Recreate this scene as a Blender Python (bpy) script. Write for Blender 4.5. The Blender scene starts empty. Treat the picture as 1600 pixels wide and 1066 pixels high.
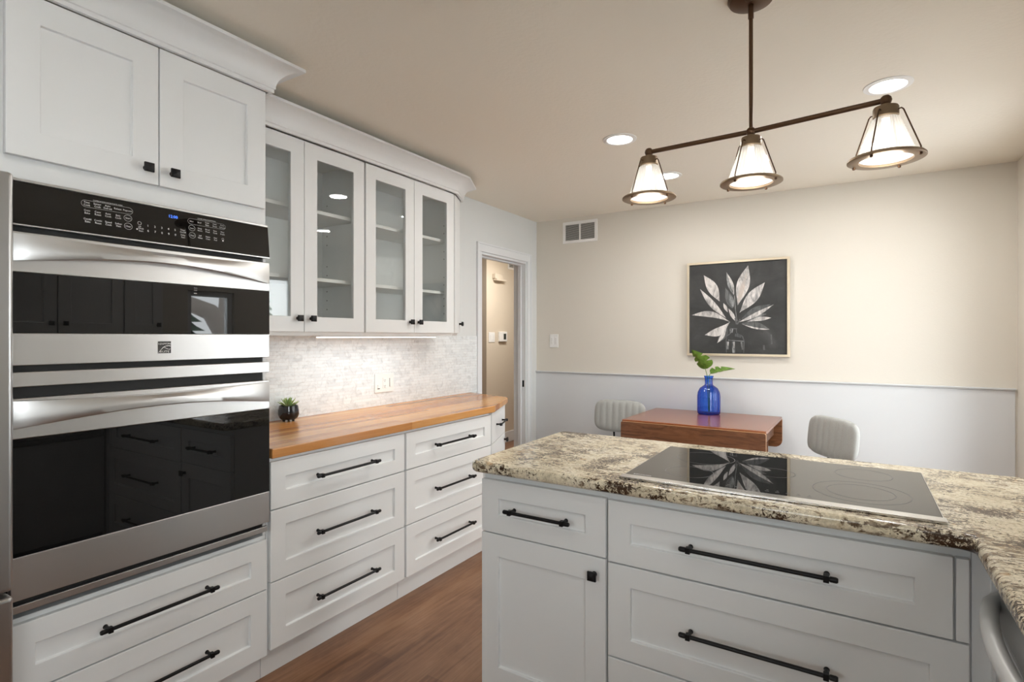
import bpy, bmesh, math, random
from mathutils import Vector, Matrix
random.seed(7)
PI = math.pi
S = bpy.context.scene
COL = S.collection

# ------------------------------------------------------------------ camera, world, light, exposure
H = 1.35
cam_d = bpy.data.cameras.new('camera')
cam = bpy.data.objects.new('camera', cam_d); COL.objects.link(cam)
cam.location = (0, 0, H)
cam.rotation_euler = (PI/2, 0, math.radians(31.95))
cam_d.sensor_width = 36.0
cam_d.lens = 853.5/1600*36.0
cam_d.shift_y = -6.5/1600
cam_d.clip_start = 0.02
S.camera = cam
S.view_settings.view_transform = 'Standard'
S.view_settings.look = 'None'
S.view_settings.gamma = 1.0
S.view_settings.use_curve_mapping = False
S.view_settings.exposure = 0.25
S.cycles.use_denoising = True
S.cycles.max_bounces = 10
S.cycles.diffuse_bounces = 6
S.cycles.glossy_bounces = 5
S.cycles.transmission_bounces = 8
S.cycles.transparent_max_bounces = 16
S.cycles.sample_clamp_indirect = 6.0
S.cycles.caustics_reflective = False
S.cycles.caustics_refractive = False

world = bpy.data.worlds.new('daylight'); S.world = world
world.use_nodes = True
_bg = world.node_tree.nodes['Background']
_bg.inputs[0].default_value = (0.94, 0.98, 1.0, 1)
_bg.inputs[1].default_value = 10.5

def area_light(name, loc, rot, sx, sy, power, color=(1, 1, 1), shape='RECTANGLE', portal=False, spread=None):
    d = bpy.data.lights.new(name, 'AREA'); d.shape = shape; d.size = sx
    if shape in ('RECTANGLE', 'ELLIPSE'): d.size_y = sy
    d.energy = power; d.color = color
    if spread: d.spread = spread
    if portal: d.cycles.is_portal = True
    o = bpy.data.objects.new(name, d); COL.objects.link(o)
    o.location = loc; o.rotation_euler = rot
    return o

def point_light(name, loc, power, color, radius):
    d = bpy.data.lights.new(name, 'POINT'); d.energy = power; d.color = color; d.shadow_soft_size = radius
    o = bpy.data.objects.new(name, d); COL.objects.link(o); o.location = loc
    return o

# window openings: (wall, a0, a1, z0, z1)
WR = [(2.42, 2.82, 0.98, 1.74), (-1.00, 0.10, 1.05, 1.95), (3.22, 3.92, 0.06, 2.02)]      # in wall_right, along y; first seen reflected, rest added for daylight
WF = (-1.30, -0.50, 1.05, 1.90)                                  # in wall_front, along x; unseen, added and sized for daylight
XL, XR, YB, YF, ZC = -2.55, 0.867, 4.53, -2.2, 2.44
for y0, y1, z0, z1 in WR:
    area_light('portal', (XR+0.13, (y0+y1)/2, (z0+z1)/2), (0, PI/2, 0), z1-z0, y1-y0, 1, portal=True)
area_light('portal', ((WF[0]+WF[1])/2, YF-0.13, (WF[2]+WF[3])/2), (PI/2, 0, 0), WF[1]-WF[0], WF[3]-WF[2], 1, portal=True)
RECESSED = [(-1.09, 2.87), (0.13, 2.87), (-1.06, 3.69), (0.13, 3.72), (-1.15, 0.35), (0.0, -0.55), (-1.15, -1.2)]  # entries near the camera are unseen, added to light the kitchen end
for x, y in RECESSED:
    area_light('downlight', (x, y, ZC-0.008), (0, 0, 0), 0.12, 0.12, 6.5 if y > 2 else 2.0, (1, 0.975, 0.93), 'DISK')
area_light('undercabinet_glow', (-2.30, 2.28, 1.341), (0, 0, 0), 0.025, 0.88, 1.9, (0.92, 0.98, 1.0))
area_light('hall_fill', (-2.98, 5.25, ZC-0.02), (0, 0, 0), 0.3, 0.3, 24.0, (1, 0.97, 0.92), 'DISK')  # unseen fill lamp added to brighten the hall

# ------------------------------------------------------------------ materials
def newmat(name):
    m = bpy.data.materials.new(name); m.use_nodes = True
    nt = m.node_tree
    return m, nt, nt.nodes['Principled BSDF']

def pmat(name, col, rough=0.5, metal=0.0, bump=None, spec=0.5, coat=0.0):
    m, nt, b = newmat(name)
    b.inputs['Base Color'].default_value = (*col, 1)
    b.inputs['Roughness'].default_value = rough
    b.inputs['Metallic'].default_value = metal
    b.inputs['Specular IOR Level'].default_value = spec
    b.inputs['Coat Weight'].default_value = coat
    if bump:
        sc, st, det = bump
        tc = nt.nodes.new('ShaderNodeTexCoord'); n = nt.nodes.new('ShaderNodeTexNoise')
        n.inputs['Scale'].default_value = sc; n.inputs['Detail'].default_value = det
        bp = nt.nodes.new('ShaderNodeBump'); bp.inputs['Strength'].default_value = st; bp.inputs['Distance'].default_value = 0.002
        nt.links.new(tc.outputs['Object'], n.inputs['Vector']); nt.links.new(n.outputs['Fac'], bp.inputs['Height'])
        nt.links.new(bp.outputs['Normal'], b.inputs['Normal'])
    return m

def ramp(nt, stops):
    r = nt.nodes.new('ShaderNodeValToRGB')
    while len(r.color_ramp.elements) < len(stops): r.color_ramp.elements.new(0.5)
    for e, (p, c) in zip(r.color_ramp.elements, stops):
        e.position = p; e.color = (*c, 1) if len(c) == 3 else c
    return r

def mapped(nt, scale, rot=(0, 0, 0), loc=(0, 0, 0)):
    tc = nt.nodes.new('ShaderNodeTexCoord'); mp = nt.nodes.new('ShaderNodeMapping')
    mp.inputs['Scale'].default_value = scale; mp.inputs['Rotation'].default_value = rot; mp.inputs['Location'].default_value = loc
    nt.links.new(tc.outputs['Object'], mp.inputs['Vector'])
    return mp

def noise(nt, vec, scale, detail=4, rough=0.55, dist=0.0):
    n = nt.nodes.new('ShaderNodeTexNoise')
    n.inputs['Scale'].default_value = scale; n.inputs['Detail'].default_value = detail
    n.inputs['Roughness'].default_value = rough; n.inputs['Distortion'].default_value = dist
    nt.links.new(vec.outputs[0], n.inputs['Vector'])
    return n

def mixc(nt, fac, a, b, mode='MIX'):
    m = nt.nodes.new('ShaderNodeMix'); m.data_type = 'RGBA'; m.blend_type = mode
    for sock, v in ((m.inputs[0], fac), (m.inputs[6], a), (m.inputs[7], b)):
        if isinstance(v, bpy.types.NodeSocket): nt.links.new(v, sock)
        elif isinstance(v, (int, float)): sock.default_value = v
        else: sock.default_value = (*v, 1)
    return m.outputs[2]

M = {}
M['white'] = pmat('white_cabinet_paint', (0.765, 0.78, 0.785), 0.38, bump=(60, 0.03, 2))
M['trim'] = pmat('white_trim_paint', (0.75, 0.775, 0.80), 0.42)
M['inside'] = pmat('white_cabinet_interior', (0.78, 0.79, 0.79), 0.5)
M['cream'] = pmat('cream_wall_paint', (0.665, 0.63, 0.565), 0.75, bump=(90, 0.25, 3))
M['ceil'] = pmat('beige_ceiling_paint', (0.82, 0.77, 0.68), 0.85, bump=(55, 0.6, 3))
M['greywall'] = pmat('pale_grey_wall_paint', (0.68, 0.70, 0.70), 0.7, bump=(90, 0.2, 3))
M['wains'] = pmat('pale_grey_wainscot_paint', (0.625, 0.64, 0.655), 0.55, bump=(90, 0.1, 3))
M['hall'] = pmat('hall_beige_paint', (0.62, 0.545, 0.445), 0.8, bump=(90, 0.2, 3))
M['black'] = pmat('black_metal', (0.012, 0.012, 0.013), 0.42, 0.6)
M['blackgloss'] = pmat('black_glaze', (0.010, 0.011, 0.014), 0.08)
M['dark'] = pmat('dark_recess', (0.012, 0.012, 0.012), 0.6)
M['blackglass'] = pmat('black_glass', (0.006, 0.006, 0.006), 0.015)
M['bronze'] = pmat('oil_rubbed_bronze', (0.105, 0.058, 0.032), 0.42, 0.75)
M['pewter'] = pmat('aged_bronze', (0.25, 0.18, 0.115), 0.4, 0.8)
M['plate'] = pmat('white_plastic', (0.82, 0.82, 0.81), 0.35)
M['slot'] = pmat('dark_slot', (0.06, 0.06, 0.06), 0.6)
M['thermo'] = pmat('thermostat_screen', (0.05, 0.055, 0.05), 0.2)
M['ventgrey'] = pmat('vent_louvre_grey', (0.66, 0.66, 0.64), 0.5)
M['lettering'] = pmat('white_lettering', (0.75, 0.75, 0.75), 0.5)
M['greyletter'] = pmat('grey_lettering', (0.35, 0.35, 0.35), 0.5)
M['champagne'] = pmat('champagne_frame', (0.66, 0.57, 0.43), 0.35, 0.55)
M['appliance'] = pmat('pale_grey_appliance', (0.56, 0.57, 0.57), 0.32, 0.15)
M['appliance_dark'] = pmat('grey_appliance_panel', (0.30, 0.31, 0.31), 0.35, 0.2)
M['gasket'] = pmat('charcoal_plastic', (0.05, 0.05, 0.05), 0.6)
M['soil'] = pmat('potting_soil', (0.05, 0.035, 0.025), 0.9, bump=(120, 0.8, 3))
M['bark'] = pmat('tree_bark', (0.34, 0.30, 0.27), 0.9, bump=(12, 1.0, 6))
M['needles'] = pmat('dark_foliage', (0.05, 0.075, 0.05), 0.8)
M['bounceground'] = pmat('pale_ground', (0.90, 0.91, 0.93), 0.9, bump=(8, 0.5, 4))  # snow-pale ground, whitened further to bounce daylight onto the ceiling
M['brownpaint'] = pmat('frame_white', (0.75, 0.75, 0.75), 0.4)

def emis(name, col, strength):
    m = bpy.data.materials.new(name); m.use_nodes = True; nt = m.node_tree
    nt.nodes.remove(nt.nodes['Principled BSDF'])
    e = nt.nodes.new('ShaderNodeEmission'); e.inputs[0].default_value = (*col, 1); e.inputs[1].default_value = strength
    nt.links.new(e.outputs[0], nt.nodes['Material Output'].inputs[0])
    return m
M['lamp'] = emis('lit_lens', (1, 0.96, 0.9), 7.0)
M['bulb'] = emis('lit_bulb', (1, 0.95, 0.88), 3.0)
M['lens'] = emis('lit_prismatic_lens', (1, 0.97, 0.92), 1.25)
M['ledbar'] = emis('lit_led_bar', (1, 0.98, 0.94), 2.2)
M['digits'] = emis('blue_clock_digits', (0.08, 0.22, 1.0), 2.2)

def steel(name, scale, tone=0.60, rough=0.24):
    m, nt, b = newmat(name)
    b.inputs['Metallic'].default_value = 1.0
    mp = mapped(nt, scale); n = noise(nt, mp, 1.0, 3, 0.6)
    r = ramp(nt, [(0.3, (tone*0.99,)*3), (0.7, (tone*1.01, tone*1.01, tone*1.01))])
    nt.links.new(n.outputs['Fac'], r.inputs[0]); nt.links.new(r.outputs[0], b.inputs['Base Color'])
    mr = nt.nodes.new('ShaderNodeMapRange'); mr.inputs[3].default_value = rough-0.012; mr.inputs[4].default_value = rough+0.012
    nt.links.new(n.outputs['Fac'], mr.inputs[0]); nt.links.new(mr.outputs[0], b.inputs['Roughness'])
    return m
M['steel'] = steel('brushed_steel', (1.2, 1.2, 900), 0.62, 0.34)
M['fridge'] = steel('brushed_steel_vertical', (300, 300, 3), 0.50, 0.30)
M['steeltrim'] = steel('polished_steel_trim', (3, 200, 3), 0.68, 0.2)

def facing_fresnel(nt, f0, scale=1.0, power=4.0):
    lw = nt.nodes.new('ShaderNodeLayerWeight'); lw.inputs[0].default_value = 0.5
    p = nt.nodes.new('ShaderNodeMath'); p.operation = 'POWER'; p.inputs[1].default_value = power
    mr = nt.nodes.new('ShaderNodeMapRange'); mr.inputs[3].default_value = f0; mr.inputs[4].default_value = scale
    nt.links.new(lw.outputs['Facing'], p.inputs[0]); nt.links.new(p.outputs[0], mr.inputs[0])
    return mr.outputs[0]

def thin_glass(name, tint=(1, 1, 1), f0=0.04, scale=0.9, rough=0.0, power=4.0):
    m = bpy.data.materials.new(name); m.use_nodes = True; nt = m.node_tree
    nt.nodes.remove(nt.nodes['Principled BSDF'])
    t = nt.nodes.new('ShaderNodeBsdfTransparent'); t.inputs[0].default_value = (*tint, 1)
    g = nt.nodes.new('ShaderNodeBsdfGlossy'); g.inputs['Roughness'].default_value = rough
    mx = nt.nodes.new('ShaderNodeMixShader')
    nt.links.new(facing_fresnel(nt, f0, scale, power), mx.inputs[0])
    nt.links.new(t.outputs[0], mx.inputs[1]); nt.links.new(g.outputs[0], mx.inputs[2])
    nt.links.new(mx.outputs[0], nt.nodes['Material Output'].inputs[0])
    return m
M['pane'] = thin_glass('clear_glass', (0.97, 0.98, 0.975), 0.035)
M['window'] = thin_glass('window_glass', (0.985, 0.99, 0.99), 0.03)

def shade_glass():
    m = bpy.data.materials.new('ribbed_prismatic_glass'); m.use_nodes = True; nt = m.node_tree
    nt.nodes.remove(nt.nodes['Principled BSDF'])
    t = nt.nodes.new('ShaderNodeBsdfTransparent'); t.inputs[0].default_value = (0.97, 0.96, 0.93, 1)
    tr = nt.nodes.new('ShaderNodeBsdfTranslucent'); tr.inputs[0].default_value = (0.95, 0.94, 0.9, 1)
    g = nt.nodes.new('ShaderNodeBsdfGlossy'); g.inputs['Roughness'].default_value = 0.06
    m1 = nt.nodes.new('ShaderNodeMixShader'); m1.inputs[0].default_value = 0.42
    m2 = nt.nodes.new('ShaderNodeMixShader')
    nt.links.new(t.outputs[0], m1.inputs[1]); nt.links.new(tr.outputs[0], m1.inputs[2])
    nt.links.new(facing_fresnel(nt, 0.05, 0.6, 2.5), m2.inputs[0])
    nt.links.new(m1.outputs[0], m2.inputs[1]); nt.links.new(g.outputs[0], m2.inputs[2])
    nt.links.new(m2.outputs[0], nt.nodes['Material Output'].inputs[0])
    return m
M['shade'] = shade_glass()

def cobalt():
    m = thin_glass('cobalt_glass', (1, 1, 1), 0.07, 0.5, 0.03, 2.5); nt = m.node_tree
    t = [n for n in nt.nodes if n.type == 'BSDF_TRANSPARENT'][0]
    lw = nt.nodes.new('ShaderNodeLayerWeight'); lw.inputs[0].default_value = 0.5
    r = ramp(nt, [(0.0, (0.11, 0.44, 0.95)), (0.5, (0.05, 0.27, 0.86)), (0.92, (0.008, 0.05, 0.36))])
    nt.links.new(lw.outputs['Facing'], r.inputs[0]); nt.links.new(r.outputs[0], t.inputs[0])
    return m
M['blue'] = cobalt()

def granite():
    m, nt, b = newmat('speckled_granite')
    mp = mapped(nt, (1.0, 1.0, 1.0), (0, 0, 0.5))
    st = mapped(nt, (0.62, 1.5, 1.1), (0, 0, 0.12))
    big = noise(nt, mp, 6.0, 5, 0.6, 0.6)
    base = ramp(nt, [(0.30, (0.58, 0.51, 0.38)), (0.5, (0.77, 0.69, 0.52)), (0.7, (0.82, 0.76, 0.63))])
    nt.links.new(big.outputs['Fac'], base.inputs[0])
    fine = noise(nt, mp, 110, 4, 0.7)
    fr = ramp(nt, [(0.35, (0.55, 0.53, 0.49)), (0.60, (1, 1, 1))])
    nt.links.new(fine.outputs['Fac'], fr.inputs[0])
    c = mixc(nt, 0.75, base.outputs[0], fr.outputs[0], 'MULTIPLY')
    # grey brown wandering flecks, thick in some patches and thin in others
    patch = noise(nt, mp, 5.0, 3, 0.6, 0.8)
    fl = noise(nt, st, 46, 6, 0.72, 0.5)
    ad = nt.nodes.new('ShaderNodeMath'); ad.operation = 'MULTIPLY_ADD'; ad.inputs[1].default_value = 0.45
    nt.links.new(patch.outputs['Fac'], ad.inputs[0]); nt.links.new(fl.outputs['Fac'], ad.inputs[2])
    flr = ramp(nt, [(0.768, (0, 0, 0)), (0.808, (1, 1, 1))])
    nt.links.new(ad.outputs[0], flr.inputs[0])
    tone = ramp(nt, [(0.4, (0.30, 0.235, 0.165)), (0.6, (0.12, 0.080, 0.048))])
    nt.links.new(noise(nt, mp, 55, 3, 0.6).outputs['Fac'], tone.inputs[0])
    c = mixc(nt, flr.outputs[0], c, tone.outputs[0])
    # dark brown mineral grains, gathered in bands
    gr = noise(nt, mp, 105, 4, 0.75, 0.4)
    band = noise(nt, mapped(nt, (1.0, 1.0, 1.6), (0, 0, 0.3), (3.1, 1.7, 0)), 6.5, 3, 0.55, 0.6)
    a2 = nt.nodes.new('ShaderNodeMath'); a2.operation = 'MULTIPLY_ADD'; a2.inputs[1].default_value = 0.9
    nt.links.new(band.outputs['Fac'], a2.inputs[0]); nt.links.new(gr.outputs['Fac'], a2.inputs[2])
    grr = ramp(nt, [(0.503, (0, 0, 0)), (0.523, (1, 1, 1))])
    sc_ = nt.nodes.new('ShaderNodeMath'); sc_.operation = 'MULTIPLY'; sc_.inputs[1].default_value = 0.5
    nt.links.new(a2.outputs[0], sc_.inputs[0]); nt.links.new(sc_.outputs[0], grr.inputs[0])
    c = mixc(nt, grr.outputs[0], c, (0.050, 0.027, 0.015))
    # rust stains
    ru = noise(nt, mp, 16, 3, 0.5)
    rr = ramp(nt, [(0.66, (0, 0, 0)), (0.74, (0.5, 0.5, 0.5))])
    nt.links.new(ru.outputs['Fac'], rr.inputs[0])
    c = mixc(nt, rr.outputs[0], c, (0.45, 0.25, 0.08))
    nt.links.new(c, b.inputs['Base Color'])
    b.inputs['Roughness'].default_value = 0.13
    return m
M['granite'] = granite()

def planks(name, w, l, stops, mortar, grain_axis='y', rough=0.3, grain=(60, 2.2, 60), gap=0.0015, grainamt=0.5, seed=0.0, patch=0.0):
    """boards running along object Y: width w, length l"""
    m, nt, b = newmat(name)
    mp = mapped(nt, (1, 1, 1), (0, 0, PI/2) if grain_axis == 'y' else (0, 0, 0), (seed, seed*0.7, 0))
    bk = nt.nodes.new('ShaderNodeTexBrick')
    bk.offset = 0.37; bk.offset_frequency = 2
    bk.inputs['Color1'].default_value = (0, 0, 0, 1); bk.inputs['Color2'].default_value = (1, 1, 1, 1)
    bk.inputs['Mortar'].default_value = (0.5, 0.5, 0.5, 1)
    bk.inputs['Scale'].default_value = 1.0; bk.inputs['Mortar Size'].default_value = gap
    bk.inputs['Mortar Smooth'].default_value = 0.1; bk.inputs['Bias'].default_value = 0.0
    bk.inputs['Brick Width'].default_value = l; bk.inputs['Row Height'].default_value = w
    nt.links.new(mp.outputs[0], bk.inputs['Vector'])
    g = mapped(nt, grain if grain_axis == 'y' else (grain[1], grain[0], grain[2]))
    gn = noise(nt, g, 1.0, 5, 0.62, 1.5)
    comb = nt.nodes.new('ShaderNodeMix'); comb.data_type = 'FLOAT'; comb.inputs[0].default_value = grainamt
    sep = nt.nodes.new('ShaderNodeSeparateColor'); nt.links.new(bk.outputs['Color'], sep.inputs[0])
    nt.links.new(sep.outputs[0], comb.inputs[2]); nt.links.new(gn.outputs['Fac'], comb.inputs[3])
    src = comb.outputs[0]
    if patch:
        pn = noise(nt, mapped(nt, (3.0, 1.4, 3.0)), 1.6, 4, 0.6, 0.5)
        c2 = nt.nodes.new('ShaderNodeMix'); c2.data_type = 'FLOAT'; c2.inputs[0].default_value = patch
        nt.links.new(src, c2.inputs[2]); nt.links.new(pn.outputs['Fac'], c2.inputs[3]); src = c2.outputs[0]
    r = ramp(nt, stops); nt.links.new(src, r.inputs[0])
    c = mixc(nt, bk.outputs['Fac'], r.outputs[0], mortar)
    nt.links.new(c, b.inputs['Base Color'])
    b.inputs['Roughness'].default_value = rough
    bp = nt.nodes.new('ShaderNodeBump'); bp.inputs['Strength'].default_value = 0.12; bp.inputs['Distance'].default_value = 0.001
    nt.links.new(gn.outputs['Fac'], bp.inputs['Height']); nt.links.new(bp.outputs['Normal'], b.inputs['Normal'])
    return m
M['floor'] = planks('brown_plank_floor', 0.18, 1.22,
    [(0.30, (0.085, 0.032, 0.013)), (0.43, (0.165, 0.073, 0.033)), (0.55, (0.265, 0.135, 0.070)), (0.70, (0.35, 0.205, 0.125))],
    (0.15, 0.075, 0.04), rough=0.36, grain=(30, 1.7, 30), grainamt=0.75, patch=0.5, gap=0.0006)
M['butcher'] = planks('butcher_block_wood', 0.052, 1.05,
    [(0.20, (0.27, 0.090, 0.020)), (0.42, (0.44, 0.180, 0.050)), (0.6, (0.55, 0.26, 0.082)), (0.85, (0.64, 0.36, 0.145))],
    (0.30, 0.12, 0.04), rough=0.22, grain=(46, 2.0, 46), gap=0.0005, grainamt=0.55)

def wood(name, stops, scale, rough=0.3):
    m, nt, b = newmat(name)
    n = noise(nt, mapped(nt, scale), 1.0, 6, 0.6, 2.0)
    r = ramp(nt, stops); nt.links.new(n.outputs['Fac'], r.inputs[0]); nt.links.new(r.outputs[0], b.inputs['Base Color'])
    b.inputs['Roughness'].default_value = rough
    return m
M['table'] = wood('red_brown_table_wood', [(0.3, (0.17, 0.052, 0.018)), (0.5, (0.25, 0.085, 0.034)), (0.7, (0.32, 0.12, 0.052))], (3, 40, 40), 0.2)
M['tableleaf'] = wood('oak_leaf_wood', [(0.32, (0.085, 0.030, 0.011)), (0.48, (0.17, 0.066, 0.026)), (0.68, (0.23, 0.098, 0.042))], (4, 30, 26), 0.35)
M['tableedge'] = wood('pale_table_edge_wood', [(0.3, (0.40, 0.20, 0.09)), (0.7, (0.52, 0.29, 0.14))], (20, 20, 20), 0.35)

def fabric():
    m, nt, b = newmat('pale_grey_upholstery')
    n = noise(nt, mapped(nt, (300, 300, 300)), 1.0, 2, 0.5)
    r = ramp(nt, [(0.3, (0.32, 0.325, 0.31)), (0.7, (0.41, 0.415, 0.40))]); nt.links.new(n.outputs['Fac'], r.inputs[0])
    nt.links.new(r.outputs[0], b.inputs['Base Color']); b.inputs['Roughness'].default_value = 0.85
    b.inputs['Sheen Weight'].default_value = 0.3
    return m
M['fabric'] = fabric()

def mosaic():
    m, nt, b = newmat('marble_mosaic_tile')
    mp = mapped(nt, (1, 1, 1), (PI/2, 0, PI/2))           # local y -> u, local z -> v
    tc = nt.nodes.new('ShaderNodeTexCoord'); sx = nt.nodes.new('ShaderNodeSeparateXYZ'); cx = nt.nodes.new('ShaderNodeCombineXYZ')
    nt.links.new(tc.outputs['Object'], sx.inputs[0]); nt.links.new(sx.outputs[1], cx.inputs[0]); nt.links.new(sx.outputs[2], cx.inputs[1])
    bk = nt.nodes.new('ShaderNodeTexBrick'); bk.offset = 0.43; bk.offset_frequency = 2; bk.squash = 0.72; bk.squash_frequency = 3
    bk.inputs['Color1'].default_value = (0.65, 0.69, 0.715, 1); bk.inputs['Color2'].default_value = (0.79, 0.83, 0.85, 1)
    bk.inputs['Mortar'].default_value = (0.66, 0.66, 0.65, 1)
    bk.inputs['Scale'].default_value = 1.0; bk.inputs['Mortar Size'].default_value = 0.0008; bk.inputs['Bias'].default_value = 0.35
    bk.inputs['Brick Width'].default_value = 0.085; bk.inputs['Row Height'].default_value = 0.019
    nt.links.new(cx.outputs[0], bk.inputs['Vector'])
    n = noise(nt, cx, 22, 5, 0.65, 1.5)
    r = ramp(nt, [(0.33, (0.80, 0.80, 0.80)), (0.5, (1, 1, 1))]); nt.links.new(n.outputs['Fac'], r.inputs[0])
    c = mixc(nt, 1.0, bk.outputs['Color'], r.outputs[0], 'MULTIPLY')
    nt.links.new(c, b.inputs['Base Color']); b.inputs['Roughness'].default_value = 0.3
    bp = nt.nodes.new('ShaderNodeBump'); bp.inputs['Strength'].default_value = 0.25; bp.inputs['Distance'].default_value = 0.001; bp.invert = True
    nt.links.new(bk.outputs['Fac'], bp.inputs['Height']); nt.links.new(bp.outputs['Normal'], b.inputs['Normal'])
    return m
M['mosaic'] = mosaic()

def canvas():
    m, nt, b = newmat('charcoal_canvas')
    n = noise(nt, mapped(nt, (2.2, 2.2, 2.6), (0, 0.5, 0)), 2.4, 5, 0.6, 0.6)
    r = ramp(nt, [(0.3, (0.020, 0.021, 0.021)), (0.6, (0.040, 0.041, 0.041)), (0.8, (0.075, 0.077, 0.077))]); nt.links.new(n.outputs['Fac'], r.inputs[0])
    nt.links.new(r.outputs[0], b.inputs['Base Color']); b.inputs['Roughness'].default_value = 0.6
    return m
M['canvas'] = canvas()

def paint(name, lo, hi):
    m, nt, b = newmat(name)
    n = noise(nt, mapped(nt, (26, 26, 9), (0, 0.4, 0)), 1.0, 5, 0.7, 1.0)
    r = ramp(nt, [(0.36, lo), (0.60, hi)]); nt.links.new(n.outputs['Fac'], r.inputs[0])
    nt.links.new(r.outputs[0], b.inputs['Base Color']); b.inputs['Roughness'].default_value = 0.6
    return m
M['paintwhite'] = paint('white_brush_paint', (0.24, 0.235, 0.23), (0.66, 0.63, 0.61))
M['paintgrey'] = paint('grey_brush_paint', (0.06, 0.065, 0.065), (0.30, 0.31, 0.31))
M['paintpink'] = paint('pinkish_brush_paint', (0.34, 0.33, 0.32), (0.56, 0.47, 0.41))
M['faintmark'] = pmat('faint_grey_print', (0.10, 0.10, 0.10), 0.4)
M['paintfaint'] = paint('faint_brush_paint', (0.045, 0.05, 0.05), (0.13, 0.135, 0.135))

def leafmat(name, lo, hi, rough=0.4):
    m, nt, b = newmat(name)
    n = noise(nt, mapped(nt, (40, 40, 40)), 1.0, 4, 0.6)
    r = ramp(nt, [(0.35, lo), (0.65, hi)]); nt.links.new(n.outputs['Fac'], r.inputs[0])
    nt.links.new(r.outputs[0], b.inputs['Base Color']); b.inputs['Roughness'].default_value = rough
    return m
M['leaf'] = leafmat('deep_green_leaf', (0.08, 0.17, 0.022), (0.17, 0.30, 0.05), 0.3)
M['succ'] = leafmat('pale_green_succulent', (0.16, 0.28, 0.08), (0.42, 0.52, 0.24), 0.45)

# ------------------------------------------------------------------ mesh helpers
def box(bm, x0, x1, y0, y1, z0, z1, mi=0):
    v = [bm.verts.new(p) for p in ((x0, y0, z0), (x1, y0, z0), (x1, y1, z0), (x0, y1, z0), (x0, y0, z1), (x1, y0, z1), (x1, y1, z1), (x0, y1, z1))]
    for f in ((3, 2, 1, 0), (4, 5, 6, 7), (0, 1, 5, 4), (1, 2, 6, 5), (2, 3, 7, 6), (3, 0, 4, 7)):
        bm.faces.new([v[i] for i in f]).material_index = mi
    return v

def prism(bm, pts, z0, z1, mi=0):
    lo = [bm.verts.new((x, y, z0)) for x, y in pts]; hi = [bm.verts.new((x, y, z1)) for x, y in pts]
    n = len(pts)
    bm.faces.new(lo[::-1]).material_index = mi; bm.faces.new(hi).material_index = mi
    for i in range(n):
        j = (i+1) % n
        bm.faces.new((lo[i], lo[j], hi[j], hi[i])).material_index = mi

def tube(bm, pts, r, seg=12, caps=True, mi=0):
    """round tube through 3-D points; r number or list"""
    pts = [Vector(p) for p in pts]; rings = []
    up = None
    for i, p in enumerate(pts):
        d = (pts[min(i+1, len(pts)-1)]-pts[max(i-1, 0)]).normalized()
        if up is None:
            up = d.orthogonal().normalized()
        up = (up - d*up.dot(d)).normalized()
        w = d.cross(up)
        rr = r[i] if isinstance(r, (list, tuple)) else r
        rings.append([bm.verts.new(p+rr*(math.cos(2*PI*k/seg)*up+math.sin(2*PI*k/seg)*w)) for k in range(seg)])
    for a, b in zip(rings, rings[1:]):
        for k in range(seg):
            bm.faces.new((a[k], a[(k+1) % seg], b[(k+1) % seg], b[k])).material_index = mi
    if caps:
        bm.faces.new(rings[0][::-1]).material_index = mi; bm.faces.new(rings[-1]).material_index = mi

def lathe(bm, prof, seg=32, c=(0, 0, 0), rib=0.0, nrib=0, close=False, mi=0):
    """prof: list of (r, z) turned about z; r==0 makes a pole; rib: ribbed radius"""
    rings = []
    for r, z in prof:
        if r <= 1e-6: rings.append([bm.verts.new((c[0], c[1], c[2]+z))])
        else:
            ring = []
            for k in range(seg):
                a = 2*PI*k/seg
                rr = r*(1+rib*math.cos(nrib*a)) if nrib else r
                ring.append(bm.verts.new((c[0]+rr*math.cos(a), c[1]+rr*math.sin(a), c[2]+z)))
            rings.append(ring)
    pairs = list(zip(rings, rings[1:]))
    if close: pairs.append((rings[-1], rings[0]))
    for a, b in pairs:
        if len(a) == 1 and len(b) == 1: continue
        for k in range(seg):
            j = (k+1) % seg
            if len(a) == 1: f = bm.faces.new((a[0], b[k], b[j]))
            elif len(b) == 1: f = bm.faces.new((a[k], a[j], b[0]))
            else: f = bm.faces.new((a[k], a[j], b[j], b[k]))
            f.material_index = mi

def obj(name, bm, mat, parent=None, bevel=0.0, smooth=False, seg=2, loc=None, rz=None, angle=30):
    bmesh.ops.recalc_face_normals(bm, faces=bm.faces)
    me = bpy.data.meshes.new(name); bm.to_mesh(me); bm.free()
    for m in (mat if isinstance(mat, (list, tuple)) else [mat]): me.materials.append(M[m] if isinstance(m, str) else m)
    o = bpy.data.objects.new(name, me); COL.objects.link(o)
    if parent: o.parent = parent
    if loc: o.location = loc
    if rz is not None: o.rotation_euler = (0, 0, rz)
    if smooth:
        for p in me.polygons: p.use_smooth = True
        e = o.modifiers.new('edges', 'EDGE_SPLIT'); e.split_angle = math.radians(angle+8)
    if bevel:
        b = o.modifiers.new('bevel', 'BEVEL'); b.width = bevel; b.segments = seg; b.limit_method = 'ANGLE'; b.angle_limit = math.radians(angle)
        b.harden_normals = False
    return o

def thing(name, label, cat, loc=(0, 0, 0), rz=0.0, group=None):
    o = bpy.data.objects.new(name, None); COL.objects.link(o)
    o.empty_display_size = 0.05
    o.location = loc; o.rotation_euler = (0, 0, rz)
    return tag(o, label, cat, group)

def tag(o, label, cat, group=None):
    o['label'] = label; o['category'] = cat
    if group: o['group'] = group
    return o

def struct(name, bm, mat, label=None, **k):
    o = obj(name, bm, mat, **k); o['kind'] = 'structure'
    if label: o['label'] = label
    return o

def B(): return bmesh.new()

def dup(o, parent=None):
    c = o.copy(); COL.objects.link(c)
    if parent: c.parent = parent
    for ch in o.children: dup(ch, c)
    return c

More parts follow.
